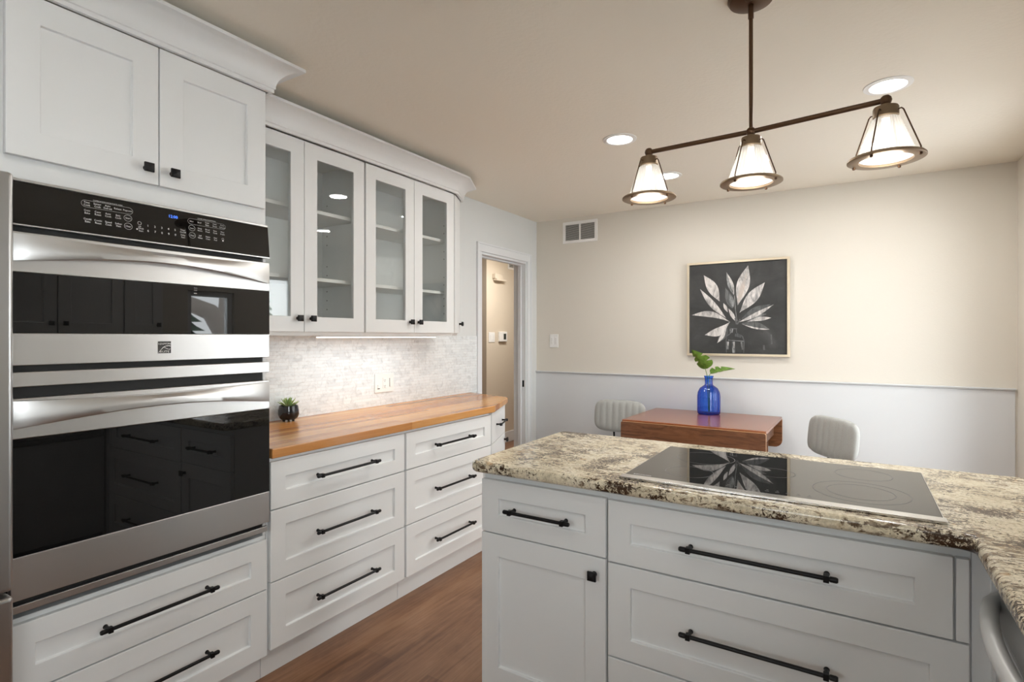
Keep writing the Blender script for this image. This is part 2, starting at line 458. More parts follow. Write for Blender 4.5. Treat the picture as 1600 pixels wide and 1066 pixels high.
_dg = None
def text(bm, s, size, org, xd, yd, mi=0, align='LEFT', squeeze=1.0):
    """flat lettering laid into bm at org with axes xd (reading) and yd (up)"""
    cu = bpy.data.curves.new('t', 'FONT'); cu.body = s; cu.size = size; cu.align_x = align; cu.resolution_u = 2
    o = bpy.data.objects.new('t', cu); COL.objects.link(o)
    dg = bpy.context.evaluated_depsgraph_get(); dg.update()
    me = bpy.data.meshes.new_from_object(o.evaluated_get(dg))
    xd = Vector(xd).normalized()*squeeze; yd = Vector(yd).normalized(); org = Vector(org)
    vs = [bm.verts.new(org+xd*v.co.x+yd*v.co.y) for v in me.vertices]
    for p in me.polygons:
        try: bm.faces.new([vs[i] for i in p.vertices]).material_index = mi
        except ValueError: pass
    bpy.data.objects.remove(o); bpy.data.curves.remove(cu); bpy.data.meshes.remove(me)

# ---- cabinet joinery in a local frame: x across the front, y into the cabinet (front face y=0), z up
def shaker(bm, x0, x1, z0, z1, t=0.020, rail=0.068, rec=0.011, rz=None, y=0.0):
    rz = rail if rz is None else rz
    def ring(a0, a1, b0, b1, yy): return [bm.verts.new(p) for p in ((a0, yy, b0), (a1, yy, b0), (a1, yy, b1), (a0, yy, b1))]
    o = ring(x0, x1, z0, z1, y); i = ring(x0+rail, x1-rail, z0+rz, z1-rz, y)
    p = ring(x0+rail+0.001, x1-rail-0.001, z0+rz+0.001, z1-rz-0.001, y+rec); k = ring(x0, x1, z0, z1, y+t)
    for a, b in ((o, i), (i, p), (k, o)):
        for n in range(4):
            j = (n+1) % 4
            bm.faces.new((a[n], a[j], b[j], b[n]))
    bm.faces.new(p); bm.faces.new(k[::-1])

def shaker_front(name, parent, x0, x1, z0, z1, rail=0.068, rz=None, y=0.0):
    b = B(); shaker(b, x0, x1, z0, z1, rail=rail, rz=rz, y=y)
    return obj(name, b, 'white', parent, bevel=0.0018, seg=2)

_pull = {}
def pull(parent, cx, cz, L, y=0.0):
    if L not in _pull:
        b = B(); h = L/2
        tube(b, [(-h+0.016, -0.032, 0), (h-0.016, -0.032, 0)], 0.0058, 14)
        for s in (-1, 1):
            xp = s*(h-0.026)
            tube(b, [(s*(h-0.018), -0.032, 0), (s*(h-0.004), -0.032, 0), (s*h, -0.032, 0)], [0.0072, 0.0072, 0.0052], 14)
            box(b, xp-0.0065, xp+0.0065, -0.0405, -0.0235, -0.0085, 0.0085)
            tube(b, [(xp, -0.025, 0), (xp, -0.006, 0), (xp, 0.001, 0)], [0.0055, 0.0055, 0.0075], 12)
        bmesh.ops.recalc_face_normals(b, faces=b.faces)
        o = obj('handle', b, 'black', parent, bevel=0.001, seg=2, angle=50)
        o['label'] = 'black bar handle'
        _pull[L] = o
    else:
        o = _pull[L].copy(); COL.objects.link(o); o.parent = parent
    o.location = (cx, y, cz)
    return o

_knob = []
def knob(parent, cx, cz, y=0.0):
    if not _knob:
        b = B()
        tube(b, [(0, 0.001, 0), (0, -0.004, 0), (0, -0.014, 0), (0, -0.018, 0)], [0.009, 0.007, 0.006, 0.009], 14)
        s = 0.0145; s2 = 0.0125
        q = [[b.verts.new((sx*w, yy, sz*w)) for sx, sz in ((-1, -1), (1, -1), (1, 1), (-1, 1))] for w, yy in ((0.010, -0.016), (s, -0.020), (s, -0.026), (s2, -0.029))]
        tip = b.verts.new((0, -0.032, 0))
        b.faces.new(q[0])
        for a, c in zip(q, q[1:]):
            for n in range(4): b.faces.new((a[n], a[(n+1) % 4], c[(n+1) % 4], c[n]))
        for n in range(4): b.faces.new((q[3][n], q[3][(n+1) % 4], tip))
        o = obj('knob', b, 'black', parent, bevel=0.0012, seg=2, angle=40)
        o['label'] = 'black square knob'
        _knob.append(o)
    else:
        o = _knob[0].copy(); COL.objects.link(o); o.parent = parent
    o.location = (cx, y, cz)
    return o

def carcass(parent, w, d, z0, z1, y0=0.021, toe=True, toe_in=0.055):
    """solid cabinet box behind its fronts, with a toe board"""
    b = B()
    if toe:
        box(b, 0, w, y0, d, z0, z1)
        o = obj('body', b, 'white', parent, bevel=0.001)
        k = B(); box(k, 0.0005, w-0.0005, toe_in, toe_in+0.018, 0.0, z0-0.0005)
        box(k, 0.0005, 0.0185, toe_in+0.019, d-0.001, 0.0, z0-0.0005); box(k, w-0.0185, w-0.0005, toe_in+0.019, d-0.001, 0.0, z0-0.0005)
        obj('toe_kick', k, 'white', parent)
    else:
        box(b, 0, w, y0, d, z0, z1); o = obj('body', b, 'white', parent, bevel=0.001)
    return o

R90 = PI/2
XFACE = -1.93
# ------------------------------------------------------------------ the room
b = B(); box(b, -5.2, XR+0.12, YF-0.12, 8.2, -0.06, 0.0); struct('floor', b, 'floor', 'brown wood plank floor')
b = B(); box(b, -5.2, XR+0.12, YF-0.12, 8.2, ZC, ZC+0.06); struct('ceiling', b, 'ceil', 'beige textured ceiling')
DY0, DY1, DZ = 3.61, 4.335, 2.035
b = B(); box(b, XL-0.12, XL, YF-0.12, DY0, 0, ZC); box(b, XL-0.12, XL, DY1, YB+0.12, 0, ZC); box(b, XL-0.12, XL, DY0, DY1, DZ, ZC)
struct('wall_left', b, 'greywall', 'pale grey wall with a doorway')
b = B(); box(b, XL+0.0005, XR, YB, YB+0.12, 0, ZC); struct('wall_back', b, 'cream', 'cream wall behind the dining table')
def wall_with_holes(name, along, fixed0, fixed1, a0, a1, holes, mat, label):
    b = B(); hs = sorted(holes); cur = a0
    def bx(p0, p1, z0, z1):
        if p1-p0 < 1e-4: return
        if along == 'y': box(b, fixed0, fixed1, p0, p1, z0, z1)
        else: box(b, p0, p1, fixed0, fixed1, z0, z1)
    for h0, h1, z0, z1 in hs:
        bx(cur, h0, 0, ZC); bx(h0, h1, 0, z0); bx(h0, h1, z1, ZC); cur = h1
    bx(cur, a1, 0, ZC)
    return struct(name, b, mat, label)
wall_with_holes('wall_right', 'y', XR, XR+0.12, YF-0.12, YB+0.12, WR, 'cream', 'cream wall at the right edge')
wall_with_holes('wall_front', 'x', YF-0.12, YF, XL, XR, [WF], 'cream', 'cream wall behind the viewpoint')
# hall beyond the doorway
b = B(); box(b, -5.2, -3.77, 5.46, 8.2, 0, ZC); struct('wall_hall', b, 'hall', 'beige hall wall seen through the doorway')
b = B(); box(b, -5.2, XL-0.12, 2.2, 2.32, 0, ZC); struct('wall_hall_near', b, 'hall')
b = B(); box(b, -5.2, -5.08, 2.32, 5.459, 0, ZC); struct('wall_hall_side', b, 'hall')
b = B(); box(b, -3.769, XL, 8.08, 8.2, 0, ZC); struct('wall_hall_end', b, 'hall')
b = B(); box(b, XL-0.12, XL, YB+0.1201, 8.079, 0, ZC); struct('wall_hall_right', b, 'hall')
b = B(); box(b, -3.7695, -3.757, 5.447, 8.07, 0.0, 0.135); box(b, -5.07, -3.757, 5.447, 5.4595, 0, 0.135)
struct('baseboard_hall', b, 'trim', 'white hall baseboard', bevel=0.003)

# door frame
b = B()
box(b, XL-0.125, XL+0.004, DY0, DY0+0.016, 0, DZ-0.016); box(b, XL-0.125, XL+0.004, DY1-0.016, DY1, 0, DZ-0.016); box(b, XL-0.125, XL+0.004, DY0, DY1, DZ-0.016, DZ)
box(b, XL-0.075, XL-0.04, DY1-0.030, DY1-0.0165, 0, DZ-0.0165); box(b, XL-0.075, XL-0.04, DY0+0.0165, DY0+0.030, 0, DZ-0.0165); box(b, XL-0.075, XL-0.04, DY0+0.0305, DY1-0.0305, DZ-0.030, DZ-0.0165)
j = struct('door_1', b, 'trim', 'white doorway jamb', bevel=0.002)
b = B(); box(b, XL-0.03, XL-0.012, DY1-0.0185, DY1-0.0161, 0.89, 0.95); sp = obj('strike_plate', b, 'black', j)
b = B()
cas = [(0.004, 0.0), (0.010, 0.006), (0.062, 0.016), (0.066, 0.0)]
def casing(b, y0, y1, z0, z1, x=XL):
    box(b, x+0.0005, x+0.014, y0, y1, z0, z1)
for y0, y1 in ((DY0-0.062, DY0-0.004), (DY1+0.004, DY1+0.072)):
    casing(b, y0, y1, 0, DZ+0.004)
casing(b, DY0-0.062, DY1+0.072, DZ+0.0045, DZ+0.078)
for y0, y1 in ((DY0-0.062, DY0-0.048), (DY1+0.058, DY1+0.072)): box(b, XL+0.0141, XL+0.020, y0, y1, 0, DZ+0.078)
box(b, XL+0.0141, XL+0.020, DY0-0.0475, DY1+0.0575, DZ+0.064, DZ+0.078)
struct('trim_1', b, 'trim', 'white casing around the doorway', bevel=0.002)
# wainscot and rail on the back wall
b = B(); box(b, XL+0.001, XR-0.012, YB-0.008, YB-0.0005, 0.0, 1.012); struct('trim_2', b, 'wains', 'pale grey wainscot panel')
b = B(); box(b, XL+0.001, XR-0.010, YB-0.014, YB-0.0005, 1.0125, 1.020); box(b, XL+0.001, XR-0.008, YB-0.024, YB-0.0005, 1.0201, 1.030); struct('trim_3', b, 'wains', 'pale chair rail', bevel=0.003)
b = B(); box(b, XL+0.001, XR-0.012, YB-0.022, YB-0.0085, 0.0, 0.10); struct('baseboard_back', b, 'trim', bevel=0.003)
# windows
def window(name, along, fixed, a0, a1, z0, z1, mull, label):
    b = B(); t = 0.045
    def bx(p0, p1, q0, q1, f0, f1):
        if along == 'y': box(b, fixed+f0, fixed+f1, p0, p1, q0, q1)
        else: box(b, p0, p1, fixed+f0, fixed+f1, q0, q1)
    s = 1 if along == 'y' else -1
    f0, f1 = (0.03, 0.08) if s > 0 else (-0.08, -0.03)
    bx(a0, a0+t, z0, z1, f0, f1); bx(a1-t, a1, z0, z1, f0, f1); bx(a0+t, a1-t, z0, z0+t, f0, f1); bx(a0+t, a1-t, z1-t, z1, f0, f1)
    for k in range(mull):
        m = a0+(a1-a0)*(k+1)/(mull+1); bx(m-0.02, m+0.02, z0+t, z1-t, f0, f1)
    w = struct(name, b, 'trim', label, bevel=0.002)
    b = B(); m = (f0+f1)/2; bx(a0+t*0.5, a1-t*0.5, z0+t*0.5, z1-t*0.5, m-0.002, m+0.002)
    obj('pane', b, 'window', w)
window('window_1', 'y', XR, *WR[0], 0, 'small window in the right wall')
window('added_window_2', 'y', XR, *WR[1], 1, 'unseen window added over the sink run for daylight')  # unseen, added to let daylight onto the left cabinets
window('added_patio_door', 'y', XR, *WR[2], 1, 'unseen glazed patio door added to light the dining end')  # unseen, added and sized to brighten the dining end
window('added_window_3', 'x', YF, *WF, 1, 'unseen window added behind the viewpoint for daylight')  # unseen, added to light the peninsula from behind the camera
# mosaic backsplash
b = B(); box(b, XL+0.0005, XL+0.008, 1.306, DY0-0.063, 0.9145, 1.356); struct('backsplash', b, 'mosaic', 'white marble mosaic backsplash')

# garden outside, seen in reflections; ground also extended as a light bounce
b = B(); box(b, 1.2, 30, -2.5, 30, -0.5, -0.3); box(b, -16, 30, -30, -2.5, -0.5, -0.3); struct('ground', b, 'bounceground')
t = thing('garden_tree', 'old tree with a thick trunk standing in the garden outside', 'tree', (4.2, 4.80, -0.3))
b = B(); tube(b, [(0, 0, 0), (0.03, 0.02, 1.2), (-0.02, 0.06, 2.4), (0.08, 0.0, 4.2)], [0.30, 0.25, 0.23, 0.2], 18); obj('trunk', b, 'bark', t, smooth=True)
b = B(); tube(b, [(0, 0, 1.5), (-0.3, -0.5, 2.0), (-0.5, -1.2, 2.2), (-0.6, -2.0, 2.9)], [0.16, 0.12, 0.09, 0.03], 10); tube(b, [(-0.4, -0.9, 2.1), (-0.5, -1.3, 1.6), (-0.6, -1.5, 1.1)], [0.06, 0.04, 0.01], 8); obj('branch', b, 'bark', t, smooth=True)
for i in range(3):
    t = thing('conifer', ['tall dark conifer at the garden edge left', 'middle dark conifer at the garden edge', 'right dark conifer at the garden edge'][i], 'tree', (24.0+i*0.8, 14.2+i*2.9, -0.3))
    b = B()
    for k in range(9):
        z = 0.6+k*0.45; r = 1.25*(1-k/9.5)
        lathe(b, [(0, z+0.75), (r*0.55, z+0.25), (r, z)], 14, rib=0.12, nrib=7)
    obj('foliage', b, 'needles', t)
    b = B(); tube(b, [(0, 0, 0), (0, 0, 1.0)], 0.12, 10); obj('trunk', b, 'bark', t)

# ------------------------------------------------------------------ oven tower
TY0, TY1 = 0.516, 1.304
t = thing('oven_cabinet', 'tall white cabinet housing the double wall oven', 'cabinet', (XFACE, TY0, 0), R90)
tower = t; W = TY1-TY0
b = B()
box(b, 0, W, 0.021, 0.61, 0.105, 0.575); box(b, 0, W, 0.021, 0.61, 1.785, 2.30)
box(b, 0, 0.012, 0.021, 0.61, 0.5755, 1.7845); box(b, W-0.012, W, 0.021, 0.61, 0.5755, 1.7845); box(b, 0.0125, W-0.0125, 0.58, 0.61, 0.5755, 1.7845)
obj('body', b, 'white', t, bevel=0.001)
k = B(); box(k, 0.0005, W-0.0005, 0.055, 0.073, 0.0, 0.1045); obj('toe_kick', k, 'white', t)
d = shaker_front('door', t, 0.009, 0.390, 1.846, 2.298, rail=0.075); knob(d, 0.352, 1.893)
d = shaker_front('door', t, 0.394, 0.775, 1.846, 2.298, rail=0.075); knob(d, 0.432, 1.893)
d = shaker_front('drawer', t, 0.007, 0.781, 0.371, 0.563, rail=0.066); pull(d, 0.394, 0.467, 0.36)
d = shaker_front('drawer', t, 0.007, 0.781, 0.112, 0.366, rail=0.068); pull(d, 0.394, 0.239, 0.36)

# ------------------------------------------------------------------ double wall oven (front plane 25 mm proud of the doors)
OW = 0.762
t = thing('wall_oven', 'stainless double wall oven with black glass doors in the tall cabinet', 'oven', (XFACE+0.025, 0.528, 0), R90)
b = B(); box(b, 0.012, OW-0.012, 0.030, 0.56, 0.602, 1.778); obj('housing', b, 'dark', t)
b = B(); box(b, 0.0, OW, 0.012, 0.0245, 0.600, 0.6205); obj('bottom_trim', b, 'steel', t, bevel=0.0015)
b = B(); box(b, 0.0, OW, 0.010, 0.0245, 1.772, 1.780); obj('top_trim', b, 'steel', t, bevel=0.0015)
b = B(); box(b, 0.0, OW, 0.0, 0.024, 1.214, 1.254); obj('divider_bar', b, 'steel', t, bevel=0.002)
# control panel: slightly leaning black glass
b = B()
p = [(0.010, 1.771), (-0.002, 1.655), (0.022, 1.655), (0.022, 1.771)]
for x0, x1 in ((0.0, OW),):
    a = [b.verts.new((x0, y, z)) for y, z in p]; c = [b.verts.new((x1, y, z)) for y, z in p]
    b.faces.new(a); b.faces.new(c[::-1])
    for n in range(4): b.faces.new((a[n], c[n], c[(n+1) % 4], a[(n+1) % 4]))
panel = obj('control_panel', b, 'blackglass', t, bevel=0.001)
b = B(); box(b, 0.0, OW, -0.003, 0.02, 1.651, 1.6545); obj('panel_edge', b, 'steel', panel)
LEAN = Vector((0, 0.012, 0.116)).normalized()
def pan(x, z, off=0.0006): return (x, -0.002+0.012*(z-1.655)/0.116-off, z)
# where the photograph puts the panel texts, as fractions of the oven width
b = B()
def cell(x, z, lines, s=0.0078):
    for i, l in enumerate(lines): text(b, l, s, pan(x, z+(0.0008 if len(lines) > 1 else -0.0028)-i*0.0078), (1, 0, 0), LEAN, align='CENTER', squeeze=0.92)
def outline(x, z, rx, rz_, n=28, w=0.0007, pill=0.0):
    def pt(a, g):
        an = 2*PI*a/n; cx = x+(pill if math.cos(an) > 0 else -pill)
        return pan(cx+(rx+g)*math.cos(an), z+(rz_+g)*math.sin(an))
    for k in range(n):
        b.faces.new([b.verts.new(pt(k, 0)), b.verts.new(pt(k+1, 0)), b.verts.new(pt(k+1, w)), b.verts.new(pt(k, w))])
text(b, 'COMBINATION MICROWAVE OVEN', 0.0050, pan(0.228, 1.7535), (1, 0, 0), LEAN, align='CENTER', squeeze=0.95)
GX = [0.1735+0.0266*i for i in range(5)]
for z, row in ((1.7425, (('Time', 'Cook'), ('Sensor', 'Cook'), ('Auto', 'Defrost'), ('Reheat',), ('Popcorn',))),
               (1.7185, (('Conv', 'Bake'), ('Conv', 'Roast'), ('Auto', 'Cook'), ('Easy', 'Cook'), ('Start',))),
               (1.6930, (('Combi', 'Bake'), ('Combi', 'Roast'), ('Speed', 'Cook'), ('Soften', 'Melt'), ('Clear',)))):
    for x, l in zip(GX, row): cell(x, z, l)
cell(0.312, 1.6985, ('Off',), 0.006); cell(0.315, 1.6890, ('Clock', 'Start'), 0.0072)
for i in range(5):
    text(b, str(i+1), 0.0095, pan(0.336+i*0.0206, 1.7015), (1, 0, 0), LEAN, align='CENTER')
    text(b, str((i+6) % 10), 0.0095, pan(0.336+i*0.0206, 1.6850), (1, 0, 0), LEAN, align='CENTER')
cell(0.443, 1.7055, ('Timer', 'On/Off'), 0.0072); cell(0.443, 1.6885, ('Delay', 'Start'), 0.0072)
text(b, 'LOWER OVEN CONVECTION', 0.0050, pan(0.526, 1.7560), (1, 0, 0), LEAN, align='CENTER', squeeze=0.95)
HX = [0.4735+0.0266*i for i in range(5)]
for z, row in ((1.7445, (('Bake',), ('Broil',), ('Conv', 'Bake'), ('Conv', 'Roast'), ('Conv', 'Convert'))),
               (1.7205, (('Start',), ('Keep', 'Warm'), ('Bread', 'Proof'), ('Slow', 'Cook'), ('Meat', 'Probe'))),
               (1.6955, (('Clear',), ('Self', 'Clean'), ('Steam', 'Clean'), ('User', 'Pref')))):
    for x, l in zip(HX, row): cell(x, z, l, 0.0070)
for z in (1.7185, 1.6930): outline(GX[4], z, 0.0105, 0.0095)
for z in (1.7205, 1.6955): outline(HX[0], z, 0.0100, 0.0092)
outline(0.227, 1.7420, 0.011, 0.0100, pill=0.056, w=0.0005); outline(0.5265, 1.7435, 0.011, 0.0095, pill=0.054, w=0.0005)
outline(0.312, 1.7085, 0.0048, 0.0048); outline(0.580, 1.6985, 0.0032, 0.0032); box(b, 0.5775, 0.5825, pan(0, 1.6925)[1], pan(0, 1.6925)[1]+0.0004, 1.6905, 1.6945)
outline(0.304, 1.6885, 0.0008, 0.0008, 12, 0.0014)
obj('lettering', b, 'lettering', panel)
b = B(); text(b, '12:00', 0.0135, pan(0.414, 1.7440), (1, 0, 0), LEAN, align='CENTER'); obj('clock_digits', b, 'digits', panel)

def oven_door(z0, zg0, zg1, z1, badge):
    b = B(); box(b, 0, OW, 0.0, 0.026, z0, zg0-0.0003); box(b, 0, OW, 0.0, 0.026, zg1+0.0003, z1); box(b, 0.0, OW, 0.0085, 0.026, zg0, zg1)
    d = obj('oven_door', b, 'steel', t, bevel=0.0018)
    b = B(); box(b, 0.0, OW, 0.0005, 0.008, zg0+0.0005, zg1-0.0005); obj('door_glass', b, 'blackglass', d)
    # bowed crescent handle
    h = z1-zg1; n = 40; b = B(); rows = []
    for i in range(n+1):
        s = i/n; x = 0.004+s*(OW-0.008); a = math.sin(PI*s)
        zt = z1-0.006-0.010*a; zb = zg1+0.028+0.030*a
        d0 = 0.006+0.040*a**0.8
        m = (zt+zb)/2
        rows.append([b.verts.new(p) for p in ((x, 0.001, zt+0.002), (x, -d0*0.75, zt), (x, -d0*0.97, zt-(zt-zb)*0.30), (x, -d0, m-(zt-zb)*0.12), (x, -d0*0.97, zb+0.003), (x, -d0*0.9, zb), (x, -d0*0.55, zb+0.006), (x, 0.001, zb+0.016))])
    for r0, r1 in zip(rows, rows[1:]):
        for k in range(8): b.faces.new((r0[k], r0[(k+1) % 8], r1[(k+1) % 8], r1[k]))
    b.faces.new(rows[0]); b.faces.new(rows[-1][::-1])
    obj('handle', b, 'steel', d, smooth=True, angle=28)
    return d
d1 = oven_door(1.272, 1.360, 1.525, 1.634, True)
oven_door(0.638, 0.756, 1.074, 1.183, False)
# maker's badge on the upper door
b = B(); cx, cz, s = 0.384, 1.314+0.014, 0.0195
cz = 1.316
box(b, cx-s, cx+s, -0.0015, 0.001, cz-s, cz+s, 0)
text(b, 'KENMORE', 0.0085, (cx, -0.0019, cz+0.0085), (1, 0, 0), (0, 0, 1), 1, 'CENTER')
text(b, 'ELITE', 0.0090, (cx, -0.0019, cz-0.0170), (1, 0, 0), (0, 0, 1), 1, 'CENTER', 1.35)
def swoosh(f, x0, x1, w):
    n = 14
    for k in range(n):
        a, c = x0+(x1-x0)*k/n, x0+(x1-x0)*(k+1)/n
        q = [(a, f(a)-w), (c, f(c)-w), (c, f(c)+w), (a, f(a)+w)]
        b.faces.new([b.verts.new((cx+x, -0.0019, cz+z)) for x, z in q]).material_index = 1
swoosh(lambda x: 0.005-28*(x-0.010)**2*1.0, -0.018, 0.0185, 0.0010)
swoosh(lambda x: -0.003+0.0035*math.cos((x+0.006)*160), -0.006, 0.0185, 0.0007)
obj('badge', b, ['gasket', 'steeltrim'], d1)
b = B(); text(b, 'Bake', 0.006, (0.478, 0.0001, 1.515), (1, 0, 0), (0, 0, 1)); text(b, 'Grill', 0.006, (0.478, 0.0001, 1.507), (1, 0, 0), (0, 0, 1)); box(b, 0.478, 0.488, 0.0001, 0.0004, 1.497, 1.500); obj('door_lettering', b, 'greyletter', d1)

# ------------------------------------------------------------------ refrigerator at the left edge
FY0, FY1, FX = -0.43, 0.492, -1.75
t = thing('refrigerator', 'stainless refrigerator beside the wall oven at the left edge', 'refrigerator', (FX, FY0, 0), R90)
FW = FY1-FY0
b = B(); box(b, 0.01, FW-0.01, 0.055, 0.76, 0.02, 1.74); obj('body', b, 'gasket', t, bevel=0.004)
b = B(); box(b, 0.03, FW-0.03, 0.06, 0.2, 0.0, 0.0195); obj('base_grille', b, 'gasket', t)
for x0, x1, hx in ((0.0, FW/2-0.003, FW/2-0.045), (FW/2+0.003, FW, FW/2+0.045)):
    b = B(); box(b, x0, x1, 0.0, 0.05, 0.725, 1.755); d = obj('door', b, 'fridge', t, bevel=0.010, seg=4)
    b = B(); tube(b, [(hx, 0.0, 0.86), (hx, -0.05, 0.88), (hx, -0.05, 1.52), (hx, 0.0, 1.54)], 0.011, 12); obj('handle', b, 'fridge', d, smooth=True)
b = B(); box(b, 0.0, FW, 0.0, 0.05, 0.06, 0.712); d = obj('freezer_drawer', b, 'fridge', t, bevel=0.010, seg=4)
b = B(); tube(b, [(0.12, 0.0, 0.62), (0.14, -0.05, 0.62), (FW-0.14, -0.05, 0.62), (FW-0.12, 0.0, 0.62)], 0.011, 12); obj('handle', b, 'fridge', d, smooth=True)
t = thing('wall_cabinet', 'white cabinet above the stainless refrigerator', 'cabinet', (XFACE, FY0-0.02, 0), R90)
w = TY0-0.003-(FY0-0.02)
carcass(t, w, 0.61, 1.80, 2.298, toe=False)
d = shaker_front('door', t, 0.008, w/2-0.002, 1.846, 2.296, rail=0.075); knob(d, w/2-0.04, 1.893)
d = shaker_front('door', t, w/2+0.002, w-0.012, 1.846, 2.296, rail=0.075); knob(d, w/2+0.04, 1.893)

# ------------------------------------------------------------------ crown mouldings
PROF = [(0.0, 0.0), (0.014, 0.0), (0.014, 0.013)]+[(0.018+0.079*(1-math.cos(PI/2*k/12)), 0.016+0.076*math.sin(PI/2*k/12)) for k in range(13)]+[(0.097, 0.104), (0.0, 0.104)]
def crown(name, path, z, label, scale=1.0):
    b = B(); P = [Vector((*p, 0)) for p in path]; rows = []
    for i, p in enumerate(P):
        ns = []
        if i > 0: e = (P[i]-P[i-1]).normalized(); ns.append(Vector((e.y, -e.x, 0)))
        if i < len(P)-1: e = (P[i+1]-P[i]).normalized(); ns.append(Vector((e.y, -e.x, 0)))
        n = sum(ns, Vector()).normalized(); k = 1/max(0.3, n.dot(ns[0]))
        rows.append([b.verts.new((p.x+n.x*k*o*scale, p.y+n.y*k*o*scale, z+h)) for o, h in PROF])
    m = len(PROF)
    for r0, r1 in zip(rows, rows[1:]):
        for k in range(m): b.faces.new((r0[k], r1[k], r1[(k+1) % m], r0[(k+1) % m]))
    b.faces.new(rows[0]); b.faces.new(rows[-1][::-1])
    return tag(obj(name, b, 'white', smooth=True, angle=10), label, 'crown molding')
crown('crown_molding', [(XFACE-0.0, FY0-0.02), (XFACE, TY1), (-2.11, TY1)], 2.3005, 'white crown molding on top of the tall oven cabinet')

# ------------------------------------------------------------------ glass fronted wall cabinets
XU = -2.22
def frame_door(parent, x0, x1, z0, z1, r=0.073):
    b = B()
    t0 = 0.020
    o = [(x0, z0), (x1, z0), (x1, z1), (x0, z1)]; i = [(x0+r, z0+r), (x1-r, z0+r), (x1-r, z1-r), (x0+r, z1-r)]
    rows = [[b.verts.new((x, y, z)) for x, z in q] for q, y in ((o, 0.0), (i, 0.0), (i, t0), (o, t0))]
    for a, c in zip(rows, rows[1:]+rows[:1]):
        for n in range(4): b.faces.new((a[n], a[(n+1) % 4], c[(n+1) % 4], c[n]))
    d = obj('door', b, 'white', parent, bevel=0.0015)
    g = B(); box(g, x0+r+0.0005, x1-r-0.0005, 0.009, 0.012, z0+r+0.0005, z1-r-0.0005); obj('glass_pane', g, 'pane', d)
    return d
def glass_cabinet(y0, w, label):
    t = thing('glass_cabinet', label, 'cabinet', (XU, y0, 0), R90, 'glass-door wall cabinets')
    D = -XL+XU-0.0005
    b = B(); z0, z1 = 1.356, 2.292
    box(b, 0, 0.018, 0.021, D, z0, z1); box(b, w-0.018, w, 0.021, D, z0, z1); box(b, 0.0185, w-0.0185, 0.045, D, z0+0.006, 1.392); box(b, 0.0185, w-0.0185, 0.021, D, z1-0.02, z1)
    box(b, 0.0185, w-0.0185, D-0.008, D, 1.3925, z1-0.0205)
    box(b, 0.0185, w-0.0185, 0.021, 0.0445, z0, 1.392)
    box(b, w/2-0.016, w/2+0.016, 0.021, 0.04, 1.3925, z1-0.0205)
    for xx in (0.0183, w-0.0187):
        for yy in (0.07, D-0.05):
            for z in (1.50, 1.55, 1.60, 1.69, 1.74, 1.86, 1.91, 2.03, 2.08): box(b, xx, xx+0.0004, yy, yy+0.006, z, z+0.006, 1)
    obj('body', b, ['inside', 'slot'], t)
    for z in (1.628, 1.966):
        b = B(); box(b, 0.019, w-0.019, 0.05, D-0.009, z, z+0.018); obj('shelf', b, 'inside', t, bevel=0.001)
    d = frame_door(t, 0.006, w/2-0.0015, 1.374, 2.286); knob(d, w/2-0.037, 1.438)
    d = frame_door(t, w/2+0.0015, w-0.006, 1.374, 2.286); knob(d, w/2+0.037, 1.438)
    return t
glass_cabinet(1.3055, 0.764, 'white glass-door wall cabinet next to the wall oven')
glass_cabinet(2.070, 0.775, 'white glass-door wall cabinet at the doorway end')
# slanting end cabinet
UA, UB = (XU, 2.8475), (-2.296, 3.005)
ang = math.atan2(UB[1]-UA[1], UB[0]-UA[0]); Lw = math.dist(UA, UB)
t = thing('corner_cabinet', 'narrow white wall cabinet with slanted door by the doorway', 'cabinet', (UA[0], UA[1], 0), ang)
c, s = math.cos(-ang), math.sin(-ang)
def loc2(p, o=UA): return ((p[0]-o[0])*c-(p[1]-o[1])*s, (p[0]-o[0])*s+(p[1]-o[1])*c)
b = B(); poly = [loc2(p) for p in ((XU-0.024, 2.8470), (-2.5485, 2.8470), (-2.5485, 3.012), (-2.318, 3.000))]; prism(b, poly[::-1], 1.356, 2.292); obj('body', b, 'white', t)
b = B(); box(b, 0.016, Lw, 0.0, 0.020, 1.374, 2.286); d = obj('door', b, 'white', t, bevel=0.002); knob(d, Lw-0.028, 1.438)
crown('crown_molding', [(XU, TY1+0.002), (XU, 2.862), (-2.312, 3.040), (-2.549, 3.075)], 2.2925, 'white crown molding along the glass-door wall cabinets')

# under cabinet light
t = thing('under_cabinet_light', 'slim lit light bar under the glass-door cabinets', 'light', (-2.30, 2.28, 1.345))
b = B(); box(b, -0.018, 0.018, -0.45, 0.45, 0.0055, 0.0108); obj('housing', b, 'plate', t)
b = B(); box(b, -0.016, 0.0178, -0.448, 0.448, -0.0005, 0.0052); obj('diffuser', b, 'ledbar', t)

# ------------------------------------------------------------------ base cabinets under the wood counter
def drawer_bank(y0, y1, label):
    t = thing('drawer_cabinet', label, 'cabinet', (XFACE, y0, 0), R90, 'drawer cabinets under the wood counter')
    w = y1-y0
    carcass(t, w, 0.6195, 0.105, 0.8745)
    for z0, z1 in ((0.671, 0.858), (0.388, 0.666), (0.122, 0.383)):
        d = shaker_front('drawer', t, 0.007, w-0.007, z0, z1, rail=0.068, rz=0.066); pull(d, w/2, (z0+z1)/2, 0.36)
    return t
drawer_bank(1.3055, 2.070, 'white three-drawer base cabinet next to the wall oven')
drawer_bank(2.0715, 2.851, 'white three-drawer base cabinet nearest the doorway')
BA, BB = (XFACE, 2.8525), (-2.108, 3.285)
ang = math.atan2(BB[1]-BA[1], BB[0]-BA[0]); Lb = math.dist(BA, BB); c, s = math.cos(-ang), math.sin(-ang)
t = thing('corner_cabinet', 'slanted white base cabinet ending the wood counter by the doorway', 'cabinet', (BA[0], BA[1], 0), ang)
